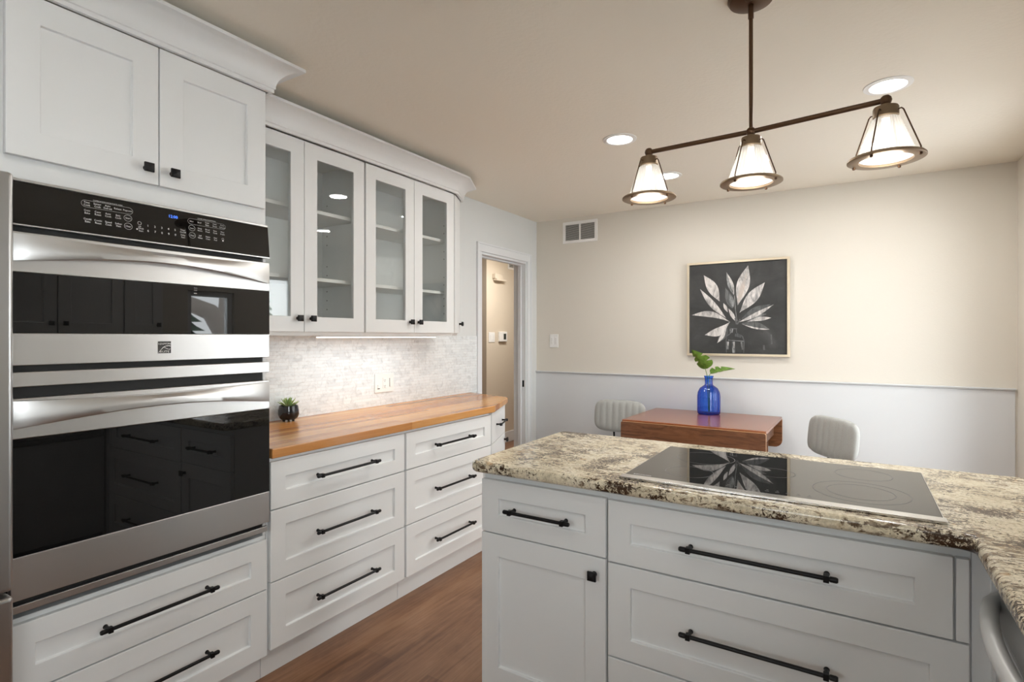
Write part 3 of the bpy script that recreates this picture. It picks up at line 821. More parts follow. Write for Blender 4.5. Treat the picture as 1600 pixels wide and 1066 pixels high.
poly = [loc2(p, BA) for p in ((XFACE-0.024, 2.8530), (-2.5495, 2.8530), (-2.5495, 3.40), (-2.128, 3.280))]
b = B(); prism(b, poly[::-1], 0.105, 0.8745); obj('body', b, 'white', t)
poly = [loc2(p, BA) for p in ((XFACE-0.056, 2.8530), (-2.5495, 2.8530), (-2.5495, 3.38), (-2.16, 3.262))]
b = B(); prism(b, poly[::-1], 0.0, 0.1045); obj('toe_kick', b, 'white', t)
b = B(); box(b, 0.006, Lb, 0, 0.020, 0.671, 0.868); d = obj('drawer', b, 'white', t, bevel=0.002); pull(d, Lb/2+0.02, 0.775, 0.25)
b = B(); box(b, 0.006, Lb, 0, 0.020, 0.115, 0.666); d = obj('door', b, 'white', t, bevel=0.002); knob(d, Lb-0.032, 0.625)
# wood counter
b = B(); prism(b, [(XL+0.0005, 1.3062), (XFACE+0.018, 1.3062), (XFACE+0.018, 2.862), (-2.098, 3.305), (-2.125, 3.335), (XL+0.0005, 3.47)], 0.8752, 0.914)
tag(obj('wood_countertop', b, 'butcher', bevel=0.004, seg=3), 'honey brown butcher block countertop over the white drawers', 'countertop')

# ------------------------------------------------------------------ peninsula
PX0, PY = -1.127, 1.60
t = thing('base_cabinet', 'white peninsula base cabinet with one drawer over a door', 'cabinet', (PX0, PY, 0), 0.0)
w = 0.477
carcass(t, w, 0.60, 0.105, 0.8745, toe_in=0.07)
d = shaker_front('drawer', t, 0.002, 0.473, 0.659, 0.845, rail=0.070, rz=0.064); pull(d, 0.2375, 0.752, 0.25)
d = shaker_front('door', t, 0.002, 0.473, 0.112, 0.655, rail=0.070, rz=0.078); knob(d, 0.436, 0.602)
t = thing('drawer_cabinet', 'white wide-drawer cabinet under the black cooktop', 'cabinet', (PX0+w+0.0005, PY, 0), 0.0)
w2 = 0.880
carcass(t, w2, 0.60, 0.105, 0.8745, toe_in=0.07)
x0 = -0.646-(PX0+w+0.0005)
for z0, z1, xe in ((0.653, 0.843, x0+0.842), (0.361, 0.648, x0+0.871), (0.112, 0.356, x0+0.871)):
    d = shaker_front('drawer', t, x0, xe, z0, z1, rail=0.072, rz=0.064); pull(d, x0+0.421, (z0+z1)/2, 0.39)
b = B(); box(b, x0+0.847, x0+0.871, 0.0, 0.02, 0.653, 0.843); obj('filler_strip', b, 'white', t, bevel=0.0015)
# corner box where the two runs meet
b = B(); cx0 = PX0+w+w2+0.001
prism(b, [(cx0, PY+0.021), (0.266, PY+0.021), (0.266, PY+0.004), (0.290, PY+0.004), (0.290, PY+0.021), (XR-0.0005, PY+0.021), (XR-0.0005, 2.20), (cx0, 2.20)], 0.0, 0.8745)
tag(obj('corner_post', b, 'white', bevel=0.0015), 'white corner post between the wide drawers and the dishwasher', 'cabinet')

# granite
def fillet(pts, rad):
    out = []; n = len(pts)
    for i, p in enumerate(pts):
        r = rad[i]
        if not r: out.append(p); continue
        p = Vector(p); a = (Vector(pts[i-1])-p).normalized(); c = (Vector(pts[(i+1) % n])-p).normalized()
        th = a.angle(c); d = r/math.tan(th/2); ctr = p+(a+c).normalized()*(r/math.sin(th/2))
        p0, p1 = p+a*d, p+c*d
        a0 = math.atan2(*(p0-ctr).yx); a1 = math.atan2(*(p1-ctr).yx); da = (a1-a0+PI) % (2*PI)-PI
        for k in range(7): q = a0+da*k/6; out.append((ctr.x+r*math.cos(q), ctr.y+r*math.sin(q)))
    return out
GX0, GY0, GY1, GXI = -1.150, 1.552, 2.282, 0.224
pts = fillet([(GX0, GY0), (GXI, GY0), (GXI, -1.5), (XR-0.001, -1.5), (XR-0.001, GY1), (GX0, GY1)], [0.035, 0.025, 0, 0, 0, 0.03])
b = B(); prism(b, pts, 0.8752, 0.914)
tag(obj('granite_countertop', b, 'granite', bevel=0.0155, seg=5, angle=45, smooth=False), 'speckled cream and brown granite countertop on the peninsula', 'countertop')
_g = bpy.data.objects['granite_countertop']
for p_ in _g.data.polygons: p_.use_smooth = True
_g.modifiers['bevel'].harden_normals = True

# cooktop
t = thing('cooktop', 'black glass electric cooktop set into the granite peninsula', 'cooktop', (-0.612, 1.606, 0.9142))
CW, CD = 0.800, 0.548
b = B(); box(b, 0.006, CW-0.006, 0.034, CD, 0.0, 0.0055); obj('glass_top', b, 'blackglass', t, bevel=0.001)
b = B(); box(b, 0, CW, 0.0, 0.0335, 0.0, 0.0075); box(b, 0.003, 0.0057, 0.034, CD, 0.0, 0.0055); box(b, CW-0.0057, CW-0.003, 0.034, CD, 0.0, 0.0055); obj('steel_edge', b, 'steeltrim', t, bevel=0.0015)
b = B()
def ringmark(cx, cy, r, w=0.0016, n=64):
    for k in range(n):
        a0, a1 = 2*PI*k/n, 2*PI*(k+1)/n
        b.faces.new([b.verts.new((cx+q*math.cos(a), cy+q*math.sin(a), 0.0057)) for q, a in ((r, a0), (r, a1), (r+w, a1), (r+w, a0))])
for cx, cy, rs in ((0.17, 0.17, (0.072,)), (0.17, 0.40, (0.095,)), (0.40, 0.30, (0.06,)), (0.63, 0.19, (0.115, 0.08)), (0.64, 0.42, (0.075,))):
    for r in rs: ringmark(cx, cy, r)
for k in range(9):
    x = 0.30+k*0.026
    box(b, x, x+0.010, 0.062, 0.0645, 0.0056, 0.0058); box(b, x+0.002, x+0.007, 0.075, 0.0775, 0.0056, 0.0058)
obj('printed_markings', b, 'faintmark', t)
b = B(); text(b, 'KENMORE', 0.012, (0.028, 0.050, 0.0058), (1, 0, 0), (0, 1, 0)); obj('lettering', b, 'lettering', t)

# dishwasher facing left, under the granite return
t = thing('dishwasher', 'pale grey dishwasher with a bowed handle under the granite', 'dishwasher', (0.268, 1.596, 0), -R90)
b = B(); box(b, 0.004, 0.596, 0.03, 0.58, 0.02, 0.868); obj('body', b, 'gasket', t)
b = B(); box(b, 0.003, 0.597, 0.0, 0.0295, 0.10, 0.712); obj('door', b, 'appliance', t, bevel=0.005, seg=3)
b = B()
pr = [(0.0, 0.716), (-0.004, 0.735), (0.004, 0.790), (0.022, 0.866), (0.0295, 0.866), (0.0295, 0.716)]
a = [b.verts.new((0.003, y, z)) for y, z in pr]; e = [b.verts.new((0.597, y, z)) for y, z in pr]
b.faces.new(a); b.faces.new(e[::-1])
for n in range(6): b.faces.new((a[n], e[n], e[(n+1) % 6], a[(n+1) % 6]))
obj('control_panel', b, 'appliance_dark', t, bevel=0.002)
b = B(); pts = []; rad = []
for i in range(21):
    s_ = i/20; q = math.sin(PI*s_)
    pts.append((0.012+s_*0.576, 0.004-0.046*q**0.55, 0.772-0.004*q)); rad.append(0.016)
tube(b, pts, rad, 16); obj('handle', b, 'appliance', t, smooth=True, angle=50)
b = B(); box(b, 0.01, 0.59, 0.06, 0.08, 0.0, 0.0195); obj('toe_kick', b, 'gasket', t)

# sink run and wall cabinets on the right, seen in the oven glass
t = thing('base_cabinet', 'white base cabinet under the granite beside the dishwasher', 'cabinet', (0.268, 0.994, 0), -R90)
carcass(t, 2.45, 0.596, 0.105, 0.8745)
for i in range(4):
    d = shaker_front('door', t, 0.005+i*0.61, 0.605+i*0.61, 0.112, 0.843); knob(d, (0.565 if i % 2 == 0 else 0.045)+i*0.61, 0.79)
for y1, w, n, lab in ((1.815, 0.755, 2, 'white two-door wall cabinet on the right wall'), (2.075, 0.258, 1, 'white single-door wall cabinet on the right wall')):
    t = thing('wall_cabinet', lab, 'cabinet', (XR-0.33, y1, 0), -R90)
    carcass(t, w, 0.329, 1.36, 2.29, toe=False)
    for i in range(n):
        d = shaker_front('door', t, 0.004+i*w/2, w/n-0.004+i*w/2, 1.374, 2.286); knob(d, w/2+(0.037 if i else -0.037) if n == 2 else 0.04, 1.438)

# ------------------------------------------------------------------ pendant
BL, BM, BR = Vector((-0.614, 1.904, 2.006)), Vector((-0.276, 1.886, 2.006)), Vector((0.078, 1.834, 2.006))
pd = thing('pendant_light', 'bronze pendant bar with three caged glass shades over the cooktop', 'light', (BM.x, BM.y, ZC))
o0 = Vector((BM.x, BM.y, ZC))
b = B(); lathe(b, [(0, -0.0005), (0.069, -0.0005), (0.070, -0.010), (0.064, -0.020), (0.040, -0.027), (0, -0.030)], 40); obj('canopy', b, 'bronze', pd, smooth=True)
b = B(); tube(b, [(0, 0, -0.026), (0, 0, -0.072)], 0.0085, 14); tube(b, [(0, 0, -0.070), (0, 0, BM.z-ZC)], 0.0062, 14); lathe(b, [(0, -0.026), (0.012, -0.027), (0.010, -0.036), (0, -0.037)], 14, (0.0, -0.04, -0.0)); obj('stem', b, 'bronze', pd, smooth=True)
b = B(); tube(b, [BL-o0, BM-o0, BR-o0], 0.0078, 14)
for p_ in (BL, BM, BR):
    lathe(b, [(0, 0.015), (0.008, 0.0127), (0.013, 0.0075), (0.015, 0), (0.013, -0.0075), (0.008, -0.0127), (0, -0.015)], 18, p_-o0)
obj('crossbar', b, 'bronze', pd, smooth=True)
def lamp(p, proto=None):
    q = p-o0; parts = []
    if proto:
        for x in proto:
            k = dup(x, pd); k.location = q; parts.append(k)
        return parts
    b = B(); lathe(b, [(0, -0.010), (0.010, -0.010), (0.010, -0.018), (0.029, -0.019), (0.031, -0.023), (0.031, -0.046), (0.027, -0.049), (0, -0.049)], 32)
    cap = obj('socket_cap', b, 'pewter', pd, smooth=True)
    b = B(); lathe(b, [(0.028, -0.0495), (0.034, -0.054), (0.048, -0.095), (0.064, -0.140), (0.0675, -0.1575)], 160, rib=0.03, nrib=32)
    gl = obj('glass_shade', b, 'shade', pd, smooth=True, angle=80)
    b = B(); lathe(b, [(0.064, -0.160), (0.045, -0.164), (0.02, -0.167), (0, -0.168)], 64, rib=0.0); ln = obj('diffuser_lens', b, 'lens', pd, smooth=True)
    b = B(); lathe(b, [(0.064, -0.158), (0.090, -0.158), (0.093, -0.161), (0.093, -0.165), (0.090, -0.1665), (0.0645, -0.1665)], 64, close=True)
    rim = obj('rim_ring', b, 'pewter', pd, smooth=True)
    b = B()
    for k in range(4):
        a = PI/4+k*PI/2+0.35; d = Vector((math.cos(a), math.sin(a), 0))
        tube(b, [d*0.030+Vector((0, 0, -0.034)), d*0.038+Vector((0, 0, -0.033)), d*0.043+Vector((0, 0, -0.038)), d*0.083+Vector((0, 0, -0.150)), d*0.083+Vector((0, 0, -0.158))], 0.0019, 8)
        lathe(b, [(0.0, -0.1665), (0.004, -0.1665), (0.004, -0.172), (0, -0.174)], 8, d*0.083)
    cage = obj('cage_wires', b, 'bronze', pd, smooth=True)
    b = B(); lathe(b, [(0, -0.050), (0.010, -0.051), (0.010, -0.078), (0.016, -0.092), (0.020, -0.106), (0.018, -0.120), (0.010, -0.129), (0, -0.130)], 24); bulb = obj('bulb', b, 'bulb', pd, smooth=True)
    parts = [cap, gl, ln, rim, cage, bulb]
    for x in parts: x.location = q
    return parts
pr0 = lamp(BL); lamp(BM, pr0); lamp(BR, pr0)
for p_ in (BL, BM, BR):
    point_light('pendant_bulb', (p_.x, p_.y, p_.z-0.118), 0.45, (1, 0.96, 0.9), 0.022)
    point_light('pendant_downlight', (p_.x, p_.y, p_.z-0.19), 1.3, (1, 0.96, 0.9), 0.045)

# recessed ceiling lights
rl = None
LBL = ['round recessed ceiling light left of the pendant, nearest the glass cabinets', 'round recessed ceiling light above the right pendant shade', 'round recessed ceiling light behind the left pendant shade', 'round recessed ceiling light hidden behind the right pendant shade',
       'unseen recessed light added in front of the wall oven', 'unseen recessed light added above the sink run', 'unseen recessed light added near the window behind the viewpoint']
for i, (x, y) in enumerate(RECESSED):
    if rl is None:
        rl = thing('recessed_light', LBL[0], 'light', (x, y, ZC), 0, 'recessed ceiling lights')
        b = B(); lathe(b, [(0.068, -0.0005), (0.092, -0.0005), (0.091, -0.004), (0.070, -0.006)], 40, close=True); obj('trim_ring', b, 'plate', rl, smooth=True)
        b = B(); lathe(b, [(0, -0.0025), (0.066, -0.0025), (0.0695, -0.0012)], 40); obj('lens', b, 'lamp', rl, smooth=True)
    else:
        r = dup(rl); r.location = (x, y, ZC); r['label'] = LBL[i]

# ------------------------------------------------------------------ back wall: vent, switch, picture
def vent(name, label, x0, x1, z0, z1, n, loc, rz):
    t = thing(name, label, 'vent', loc, rz); fw = 0.026
    b = B(); m = (x0+x1)/2
    box(b, x0, x1, -0.008, -0.0006, z0, z0+fw); box(b, x0, x1, -0.008, -0.0006, z1-fw, z1)
    box(b, x0, x0+fw, -0.008, -0.0006, z0+fw, z1-fw); box(b, x1-fw, x1, -0.008, -0.0006, z0+fw, z1-fw); box(b, m-0.007, m+0.007, -0.0078, -0.0006, z0+fw, z1-fw)
    obj('frame', b, 'plate', t, bevel=0.0015)
    b = B(); box(b, x0+fw, x1-fw, -0.0016, -0.0006, z0+fw, z1-fw); obj('backing', b, 'slot', t)
    b = B()
    for q0, q1 in ((x0+fw+0.001, m-0.008), (m+0.008, x1-fw-0.001)):
        for k in range(n):
            z = z0+fw+(z1-z0-2*fw)*(k+0.5)/n; h = (z1-z0-2*fw)/n*0.36
            v = [b.verts.new(p) for p in ((q0, -0.007, z-h*0.6), (q1, -0.007, z-h*0.6), (q1, -0.002, z+h), (q0, -0.002, z+h))]; b.faces.new(v)
            v = [b.verts.new(p) for p in ((q0, -0.0062, z-h*0.6), (q1, -0.0062, z-h*0.6), (q1, -0.0017, z+h*0.8), (q0, -0.0017, z+h*0.8))]; b.faces.new(v[::-1])
    obj('louvres', b, 'ventgrey', t)
    return t
vent('wall_vent', 'white two-panel vent grille high on the cream wall', -0.17, 0.17, -0.098, 0.098, 16, (-2.098, YB, 2.304), 0)
vent('wall_vent', 'small white vent grille high on the hall wall', -0.14, 0.14, -0.075, 0.075, 9, (-3.77, 6.08, 2.30), R90)

def plate(name, label, w, h, loc, rz, kind, cat):
    t = thing(name, label, cat, loc, rz)
    b = B(); box(b, -w/2, w/2, -0.006, -0.0006, -h/2, h/2); obj('cover_plate', b, 'plate', t, bevel=0.002)
    if kind == 'rocker2':
        for x in (-w/4, w/4):
            b = B(); box(b, x-0.013, x+0.013, -0.009, -0.0062, -0.034, 0.034); obj('rocker', b, 'plate', t, bevel=0.002)
            b = B(); box(b, x-0.005, x+0.005, -0.0096, -0.0091, 0.012, 0.022); box(b, x-0.005, x+0.005, -0.0096, -0.0091, -0.006, 0.004); box(b, x-0.005, x+0.005, -0.0096, -0.0091, -0.024, -0.014); obj('marking', b, 'ventgrey', t)
    if kind == 'outlet3':
        b = B(); box(b, -0.017, 0.017, -0.009, -0.0062, -0.034, 0.034); k = obj('receptacle', b, 'plate', t, bevel=0.002)
        s = B()
        for z in (0.018, -0.018):
            box(s, -0.007, -0.005, -0.0096, -0.0091, z-0.004, z+0.004); box(s, 0.005, 0.007, -0.0096, -0.0091, z-0.004, z+0.004); tube(s, [(0, -0.0096, z-0.009), (0, -0.0091, z-0.009)], 0.0025, 10)
        obj('slots', s, 'slot', k)
        b = B(); box(b, 0.046, 0.066, -0.010, -0.0062, -0.028, 0.030); obj('rocker', b, 'plate', t, bevel=0.002)
        b = B(); box(b, 0.044, 0.047, -0.0075, -0.0062, -0.026, 0.028); obj('rocker_gap', b, 'slot', t)
        b = B(); box(b, -0.060, -0.044, -0.011, -0.0062, -0.030, -0.008); obj('dimmer', b, 'plate', t, bevel=0.001)
        b = B(); box(b, -0.060, -0.044, -0.0105, -0.0062, -0.036, -0.031); obj('dimmer_gap', b, 'slot', t)
    return t
plate('light_switch', 'white double switch plate on the cream wall near the doorway', 0.088, 0.122, (-2.361, YB, 1.313), 0, 'rocker2', 'switch')
plate('wall_outlet', 'white triple outlet plate on the mosaic backsplash', 0.165, 0.118, (XL+0.008, 2.528, 1.056), R90, 'outlet3', 'outlet')
plate('light_switch', 'white switch plate on the hall wall beside the thermostat', 0.13, 0.122, (-3.77, 5.57, 1.345), R90, 'rocker2', 'switch')
t = thing('thermostat', 'white thermostat on the hall wall', 'thermostat', (-3.77, 5.80, 1.352), R90)
b = B(); box(b, -0.085, 0.085, -0.030, -0.0006, -0.062, 0.062); obj('case', b, 'plate', t, bevel=0.006, seg=3)
b = B(); box(b, -0.002, 0.055, -0.0312, -0.0302, -0.036, 0.038); obj('screen', b, 'thermo', t)
t = thing('door_chime', 'beige door chime box high on the hall wall', 'chime', (-3.77, 5.70, 2.085), R90)
b = B(); box(b, -0.115, 0.05, -0.045, -0.0006, -0.012, 0.045); obj('case', b, 'hall', t, bevel=0.004)
b = B(); box(b, -0.10, 0.125, -0.06, -0.0006, -0.040, -0.013); obj('ledge', b, 'hall', t, bevel=0.004)

# picture: frame, canvas, painted plant (coordinates traced on a 919 x 885 canvas)
PXc, PZ0, PS = -0.765, 1.200, 0.744
t = thing('framed_picture', 'square black and white plant painting in a champagne frame', 'picture', (PXc, YB, PZ0), 0)
fw = 0.018; h = PS/2
b = B()
o_ = [(-h, 0), (h, 0), (h, PS), (-h, PS)]; i_ = [(-h+fw, fw), (h-fw, fw), (h-fw, PS-fw), (-h+fw, PS-fw)]
rows = [[b.verts.new((x, y, z)) for x, z in q] for q, y in ((o_, -0.034), (i_, -0.034), (i_, -0.006), (o_, -0.0012))]
for a, c2 in zip(rows, rows[1:]+rows[:1]):
    for n in range(4): b.faces.new((a[n], a[(n+1) % 4], c2[(n+1) % 4], c2[n]))
obj('frame', b, 'champagne', t, bevel=0.0015)
b = B(); box(b, -h+fw+0.0005, h-fw-0.0005, -0.022, -0.0065, fw+0.0005, PS-fw-0.0005); cv = obj('canvas', b, 'canvas', t)
def cpt(x, y):
    u = (x-92)/919.0; top = 145-65*u; v = (965-y)/(965-top)
    return (-h+fw+u*(PS-2*fw), fw+v*(PS-2*fw))
PK = PS/919.0
lay = [0]
def pleaf(b, base, tip, hw, bend=0.0, peak=0.55, side=0, mi=0):
    lay[0] += 1; y = -0.0222-lay[0]*0.00006
    p0, p1 = Vector(cpt(*base)), Vector(cpt(*tip)); d = p1-p0; nrm = Vector((-d.y, d.x)).normalized(); n = 16; L, R = [], []
    for k in range(n+1):
        s = k/n; c0 = p0+d*s+nrm*bend*PK*math.sin(PI*s)
        q = s**(math.log(0.5)/math.log(peak)); wd = hw*0.86*PK*math.sin(PI*q)**1.12 if 0 < s < 1 else 0.0
        l = wd if side >= 0 else wd*0.1; r = wd if side <= 0 else wd*0.1
        L.append(c0+nrm*l); R.append(c0-nrm*r)
    vL = [b.verts.new((p.x, y, p.y)) for p in L]; vR = [b.verts.new((p.x, y, p.y)) for p in R]
    for k in range(n): b.faces.new((vL[k], vL[k+1], vR[k+1], vR[k])).material_index = mi
def stroke(b, pts, w, mi=1):
    lay[0] += 1; y = -0.0222-lay[0]*0.00006
    P = [Vector(cpt(*p)) for p in pts]
    for p, q in zip(P, P[1:]):
        d = (q-p).normalized(); n = Vector((-d.y, d.x))*w*PK
        b.faces.new([b.verts.new((v.x, y, v.y)) for v in (p-n, q-n, q+n, p+n)]).material_index = mi
b = B()
pleaf(b, (520, 540), (448, 348), 42, 0, 0.4, 0, 2); pleaf(b, (525, 530), (485, 400), 26, 0, 0.45, 0, 1)
pleaf(b, (455, 690), (365, 868), 42, 20, 0.45, 0, 2); pleaf(b, (458, 730), (368, 868), 20, 6, 0.5)
pleaf(b, (600, 660), (830, 590), 30, 10, 0.55, 0, 1); pleaf(b, (640, 668), (872, 625), 22, 8, 0.6)
pleaf(b, (600, 680), (858, 732), 34, 12, 0.5, 0, 2); pleaf(b, (600, 684), (858, 733), 9, -14, 0.55)
pleaf(b, (600, 640), (870, 500), 34, 16, 0.5, 0, 2); pleaf(b, (568, 672), (895, 500), 22, -10, 0.5)
pleaf(b, (530, 415), (458, 203), 30, 0, 0.45); pleaf(b, (528, 412), (458, 203), 30, 0, 0.45, 1, 1)
pleaf(b, (565, 512), (662, 138), 66, 0, 0.52); pleaf(b, (565, 500), (655, 190), 24, 0, 0.4, 0, 3)
pleaf(b, (583, 580), (815, 296), 58, 0, 0.52)
pleaf(b, (392, 478), (236, 234), 56, -8, 0.5); pleaf(b, (455, 632), (198, 362), 34, 10, 0.5)
pleaf(b, (492, 668), (112, 610), 34, -42, 0.55); pleaf(b, (494, 664), (246, 792), 46, 34, 0.55)
pleaf(b, (552, 668), (478, 542), 20, 0, 0.5); pleaf(b, (470, 578), (430, 492), 17, 0, 0.5)
stroke(b, [(560, 660), (545, 560), (535, 420)], 3); stroke(b, [(555, 690), (540, 630)], 6, 2); stroke(b, [(560, 690), (590, 640)], 6, 2)
# the painted jar
stroke(b, [(490, 730), (560, 730)], 5, 2); stroke(b, [(495, 735), (497, 775)], 4); stroke(b, [(552, 735), (556, 772)], 4, 2)
stroke(b, [(518, 730), (510, 768)], 6, 1)
stroke(b, [(497, 775), (462, 800), (455, 840), (458, 955)], 4, 2); stroke(b, [(556, 772), (610, 800), (625, 840), (622, 955)], 4, 2)
stroke(b, [(475, 838), (620, 846)], 3, 1); stroke(b, [(472, 852), (470, 925)], 10, 1); stroke(b, [(525, 852), (528, 955)], 13, 1); stroke(b, [(600, 854), (610, 925)], 7, 1); stroke(b, [(478, 852), (474, 890)], 4, 0); stroke(b, [(530, 852), (530, 910)], 4, 0)
stroke(b, [(540, 790), (600, 800)], 14, 2); stroke(b, [(870, 780), (876, 870)], 6, 2); stroke(b, [(805, 880), (808, 925)], 8, 2)
obj('painted_plant', b, ['paintwhite', 'paintgrey', 'paintfaint', 'paintpink'], cv)

# ------------------------------------------------------------------ drop-leaf table, vase, cutting, chairs
TZ = 0.765
tb = thing('dining_table', 'small red-brown drop-leaf table against the wainscot', 'table', (-0.915, 4.075, 0), math.radians(-1.0))
tw, td = 0.470, 0.375
b = B(); box(b, -tw, tw, -td, td, TZ-0.022, TZ); obj('tabletop', b, 'table', tb, bevel=0.005, seg=3)
for s in (-1, 1):
    y0, y1 = (s*td+0.002, s*td+0.022) if s > 0 else (-td-0.022, -td-0.002)
    b = B(); pts = fillet([(-tw, TZ-0.225), (tw, TZ-0.225), (tw, TZ-0.012), (-tw, TZ-0.012)], [0.05, 0.05, 0.012, 0.012])
    a = [b.verts.new((x, y0, z)) for x, z in pts]; c2 = [b.verts.new((x, y1, z)) for x, z in pts]; n = len(pts)
    b.faces.new(a); b.faces.new(c2[::-1])
    for k in range(n): b.faces.new((a[k], a[(k+1) % n], c2[(k+1) % n], c2[k])).material_index = 1
    obj('drop_leaf', b, ['tableleaf', 'tableedge'], tb)
b = B(); q = 0.40
box(b, -q, q, -td+0.05, -td+0.07, TZ-0.13, TZ-0.0225); box(b, -q, q, td-0.07, td-0.05, TZ-0.13, TZ-0.0225); box(b, -q-0.02, -q-0.0005, -td+0.05, td-0.05, TZ-0.13, TZ-0.0225); box(b, q+0.0005, q+0.02, -td+0.05, td-0.05, TZ-0.13, TZ-0.0225); obj('apron', b, 'tableleaf', tb)
for sx in (-1, 1):
    for sy in (-1, 1):
        b = B(); x = sx*0.365; y = sy*(td-0.095)
        tube(b, [(x, y, TZ-0.0225), (x, y, 0.35), (x, y, 0.0)], [0.026, 0.024, 0.017], 14); obj('leg', b, 'tableleaf', tb, smooth=True)

VX, VY = -0.925, 4.30
vz = thing('glass_vase', 'cobalt blue ribbed glass bottle vase on the dining table', 'vase', (VX, VY, TZ+0.0005))
b = B()
outer = [(0, 0.0), (0.070, 0.0), (0.080, 0.006), (0.082, 0.03), (0.082, 0.135), (0.078, 0.165), (0.064, 0.195), (0.042, 0.212), (0.030, 0.220), (0.0275, 0.235), (0.0285, 0.270), (0.031, 0.280), (0.034, 0.283), (0.034, 0.289)]
inner = [(0.029, 0.289), (0.0245, 0.275), (0.0235, 0.235), (0.026, 0.223), (0.040, 0.208), (0.060, 0.190), (0.073, 0.163), (0.077, 0.135), (0.077, 0.03), (0.074, 0.012), (0, 0.009)]
lathe(b, outer, 120, rib=0.022, nrib=20); obj('bottle', b, 'blue', vz, smooth=True, angle=60)
st = thing('leaf_cutting', 'two green split leaf cuttings standing in the blue vase', 'plant', (VX, VY, TZ+0.02))
def leaf_outline(n=18):
    L = []
    for k in range(n+1):
        s = k/n; w = 0.5*math.sin(PI*min(1, s**0.62))**0.8*(1-0.12*s)
        if s in (0, 1) or k in (0, n): w = 0.0
        L.append((s, w))
    return L
def big_leaf(b, base, along, side, length, width, droop, notch):
    base, along, side = Vector(base), Vector(along).normalized(), Vector(side).normalized(); nrm = along.cross(side).normalized()
    O = leaf_outline(); mid = []; eL = []; eR = []
    for k, (s, w) in enumerate(O):
        c0 = base+along*length*s+nrm*(-droop*s*s)
        mid.append(c0)
        for lst, sg in ((eL, 1), (eR, -1)):
            ww = w*(0.45 if (k in notch[0 if sg > 0 else 1]) else 1.0)
            lst.append(c0+side*sg*ww*width+nrm*(abs(ww)*width*0.30)+along*(-0.10*ww*length))
    for off in (0.0, 0.0012):
        vm = [b.verts.new(p+nrm*off) for p in mid]
        for e in (eL, eR):
            ve = [b.verts.new(p+nrm*off) for p in e]
            for k in range(len(O)-1):
                try: b.faces.new((vm[k], vm[k+1], ve[k+1], ve[k]))
                except ValueError: pass
# right/left/up as the table sees them
Rr = Vector((0.8485, 0.529, 0)); Ff = Vector((-0.529, 0.8485, 0)); Uu = Vector((0, 0, 1))
b = B()
leafL = -0.055*Rr+Uu*0.345; 
tube(b, [(0.0, 0, 0.0), tuple(-0.008*Rr+Uu*0.18), tuple(-0.012*Rr+Uu*0.27), tuple(-0.030*Rr+Uu*0.335)], [0.003, 0.003, 0.0025, 0.002], 8)
tube(b, [(0.004, 0, 0.0), tuple(0.006*Rr+Uu*0.2), tuple(0.004*Rr+Uu*0.275), tuple(0.016*Rr+Uu*0.290)], [0.003, 0.003, 0.0025, 0.002], 8)
obj('stem', b, 'leaf', st, smooth=True)
b = B(); big_leaf(b, -0.008*Rr+Uu*0.325, -0.62*Rr+0.80*Uu+0.1*Ff, 0.55*Rr+0.42*Uu-0.75*Ff, 0.185, 0.135, 0.01, ((6, 11), (8, 12)))
obj('leaf', b, 'leaf', st, smooth=True)
b = B(); big_leaf(b, 0.012*Rr+Uu*0.285, 0.95*Rr+0.34*Uu-0.10*Ff, 0.15*Rr+0.28*Uu+0.95*Ff, 0.185, 0.13, 0.028, ((5, 9), (6, 10)))
obj('leaf', b, 'leaf', st, smooth=True)

def cushion(b, w, h, th, n=4.0, chan=0, NU=48, NV=24, flat_back=True):
    """rounded pad in local x (width) and z (height), front towards -y, with vertical channels"""
    def grid(front):
        G = []
        for i in range(NU+1):
            row = []
            for j in range(NV+1):
                u = -1+2*i/NU; v = -1+2*j/NV
                # square to rounded-square map
                k = (max(abs(u), abs(v)) / max(1e-9, (abs(u)**n+abs(v)**n)**(1/n))) if (u or v) else 1
                x, z = u*k, v*k
                e = max(abs(u), abs(v)); dome = (1-e**6)**0.5
                y = th/2*dome
                if front and chan: y -= 0.006*dome*(abs(math.cos(PI*chan*(x+1)/2))**6)
                row.append(b.verts.new((x*w/2, -y if front else y, z*h/2)))
            G.append(row)
        for i in range(NU):
            for j in range(NV):
                q = (G[i][j], G[i+1][j], G[i+1][j+1], G[i][j+1])
                b.faces.new(q if front else q[::-1])
        return G
    a, c2 = grid(True), grid(False)
    bmesh.ops.remove_doubles(b, verts=b.verts, dist=1e-5)
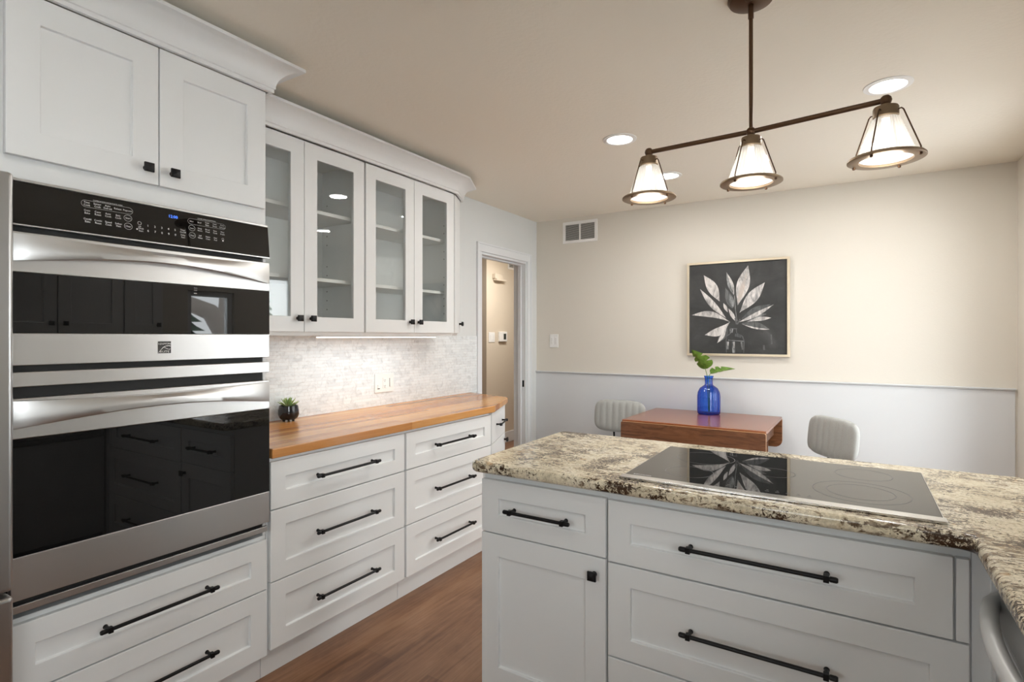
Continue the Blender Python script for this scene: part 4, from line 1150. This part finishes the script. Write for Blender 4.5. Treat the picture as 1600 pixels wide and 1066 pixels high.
def chair(label, x, y, rz, proto=None):
    if proto:
        c2 = dup(proto); c2.location = (x, y, 0); c2.rotation_euler = (0, 0, rz); c2['label'] = label; return c2
    t = thing('dining_chair', label, 'chair', (x, y, 0), rz, 'dining chairs')
    b = B(); cushion(b, 0.44, 0.262, 0.062, 4.2, 8); o = obj('backrest', b, 'fabric', t, smooth=True, angle=60); o.location = (0, 0.20, 0.703); o.rotation_euler = (math.radians(-6), 0, 0)
    b = B(); cushion(b, 0.44, 0.42, 0.075, 4.2, 0); o = obj('seat', b, 'fabric', t, smooth=True, angle=60); o.location = (0, -0.01, 0.445); o.rotation_euler = (-PI/2, 0, 0)
    for s in (-1, 1):
        b = B(); tube(b, [(s*0.055, 0.215, 0.60), (s*0.055, 0.225, 0.45), (s*0.07, 0.18, 0.40)], 0.008, 10); obj('back_post', b, 'black', t, smooth=True)
        for q in (-1, 1):
            b = B(); tube(b, [(s*0.16, q*0.15-0.01, 0.408), (s*0.20, q*0.19-0.01, 0.0)], [0.011, 0.008], 10); obj('leg', b, 'black', t, smooth=True)
    return t
ch = chair('pale grey channel-back dining chair left of the table, partly behind it', -1.615, 4.05, 0.0)
chair('pale grey channel-back dining chair right of the table, turned sideways', -0.265, 3.93, math.radians(-50), ch)

# ------------------------------------------------------------------ succulent on the wood counter
t = thing('potted_succulent', 'small green succulent in a black pot on the wood counter', 'plant', (-2.478, 1.788, 0.9145))
b = B(); lathe(b, [(0, 0.010), (0.036, 0.010), (0.046, 0.020), (0.051, 0.036), (0.050, 0.056), (0.046, 0.080), (0.043, 0.080), (0.042, 0.070), (0, 0.068)], 40)
for k in range(3):
    a = k*2*PI/3+0.4; lathe(b, [(0, 0.0), (0.006, 0.0), (0.008, 0.012), (0, 0.014)], 10, (0.026*math.cos(a), 0.026*math.sin(a), 0))
obj('pot', b, 'blackgloss', t, smooth=True)
b = B(); lathe(b, [(0, 0.074), (0.041, 0.0715)], 24); obj('soil', b, 'soil', t)
b = B()
for ringn, (n, tilt, ln, z) in enumerate(((9, 0.35, 0.058, 0.072), (7, 0.75, 0.050, 0.074), (5, 1.15, 0.040, 0.076))):
    for k in range(n):
        a = 2*PI*k/n+ringn*0.4; d = Vector((math.cos(a)*math.cos(tilt), math.sin(a)*math.cos(tilt), math.sin(tilt)))
        s0 = Vector((-math.sin(a), math.cos(a), 0)); up = d.cross(s0)*-1
        rows = []
        for s, w, th in ((0, 0.004, 0.002), (0.35, 0.0085, 0.0035), (0.7, 0.0075, 0.003), (0.92, 0.003, 0.0015), (1.0, 0.0004, 0.0004)):
            p = Vector((0, 0, z))+d*ln*s+Vector((0, 0, 0.010))*s*s
            rows.append([b.verts.new(p+s0*w), b.verts.new(p+up*th), b.verts.new(p-s0*w), b.verts.new(p-up*th)])
        for r0, r1 in zip(rows, rows[1:]):
            for q in range(4): b.faces.new((r0[q], r0[(q+1) % 4], r1[(q+1) % 4], r1[q]))
        b.faces.new(rows[0]); b.faces.new(rows[-1][::-1])
obj('leaves', b, 'succ', t)
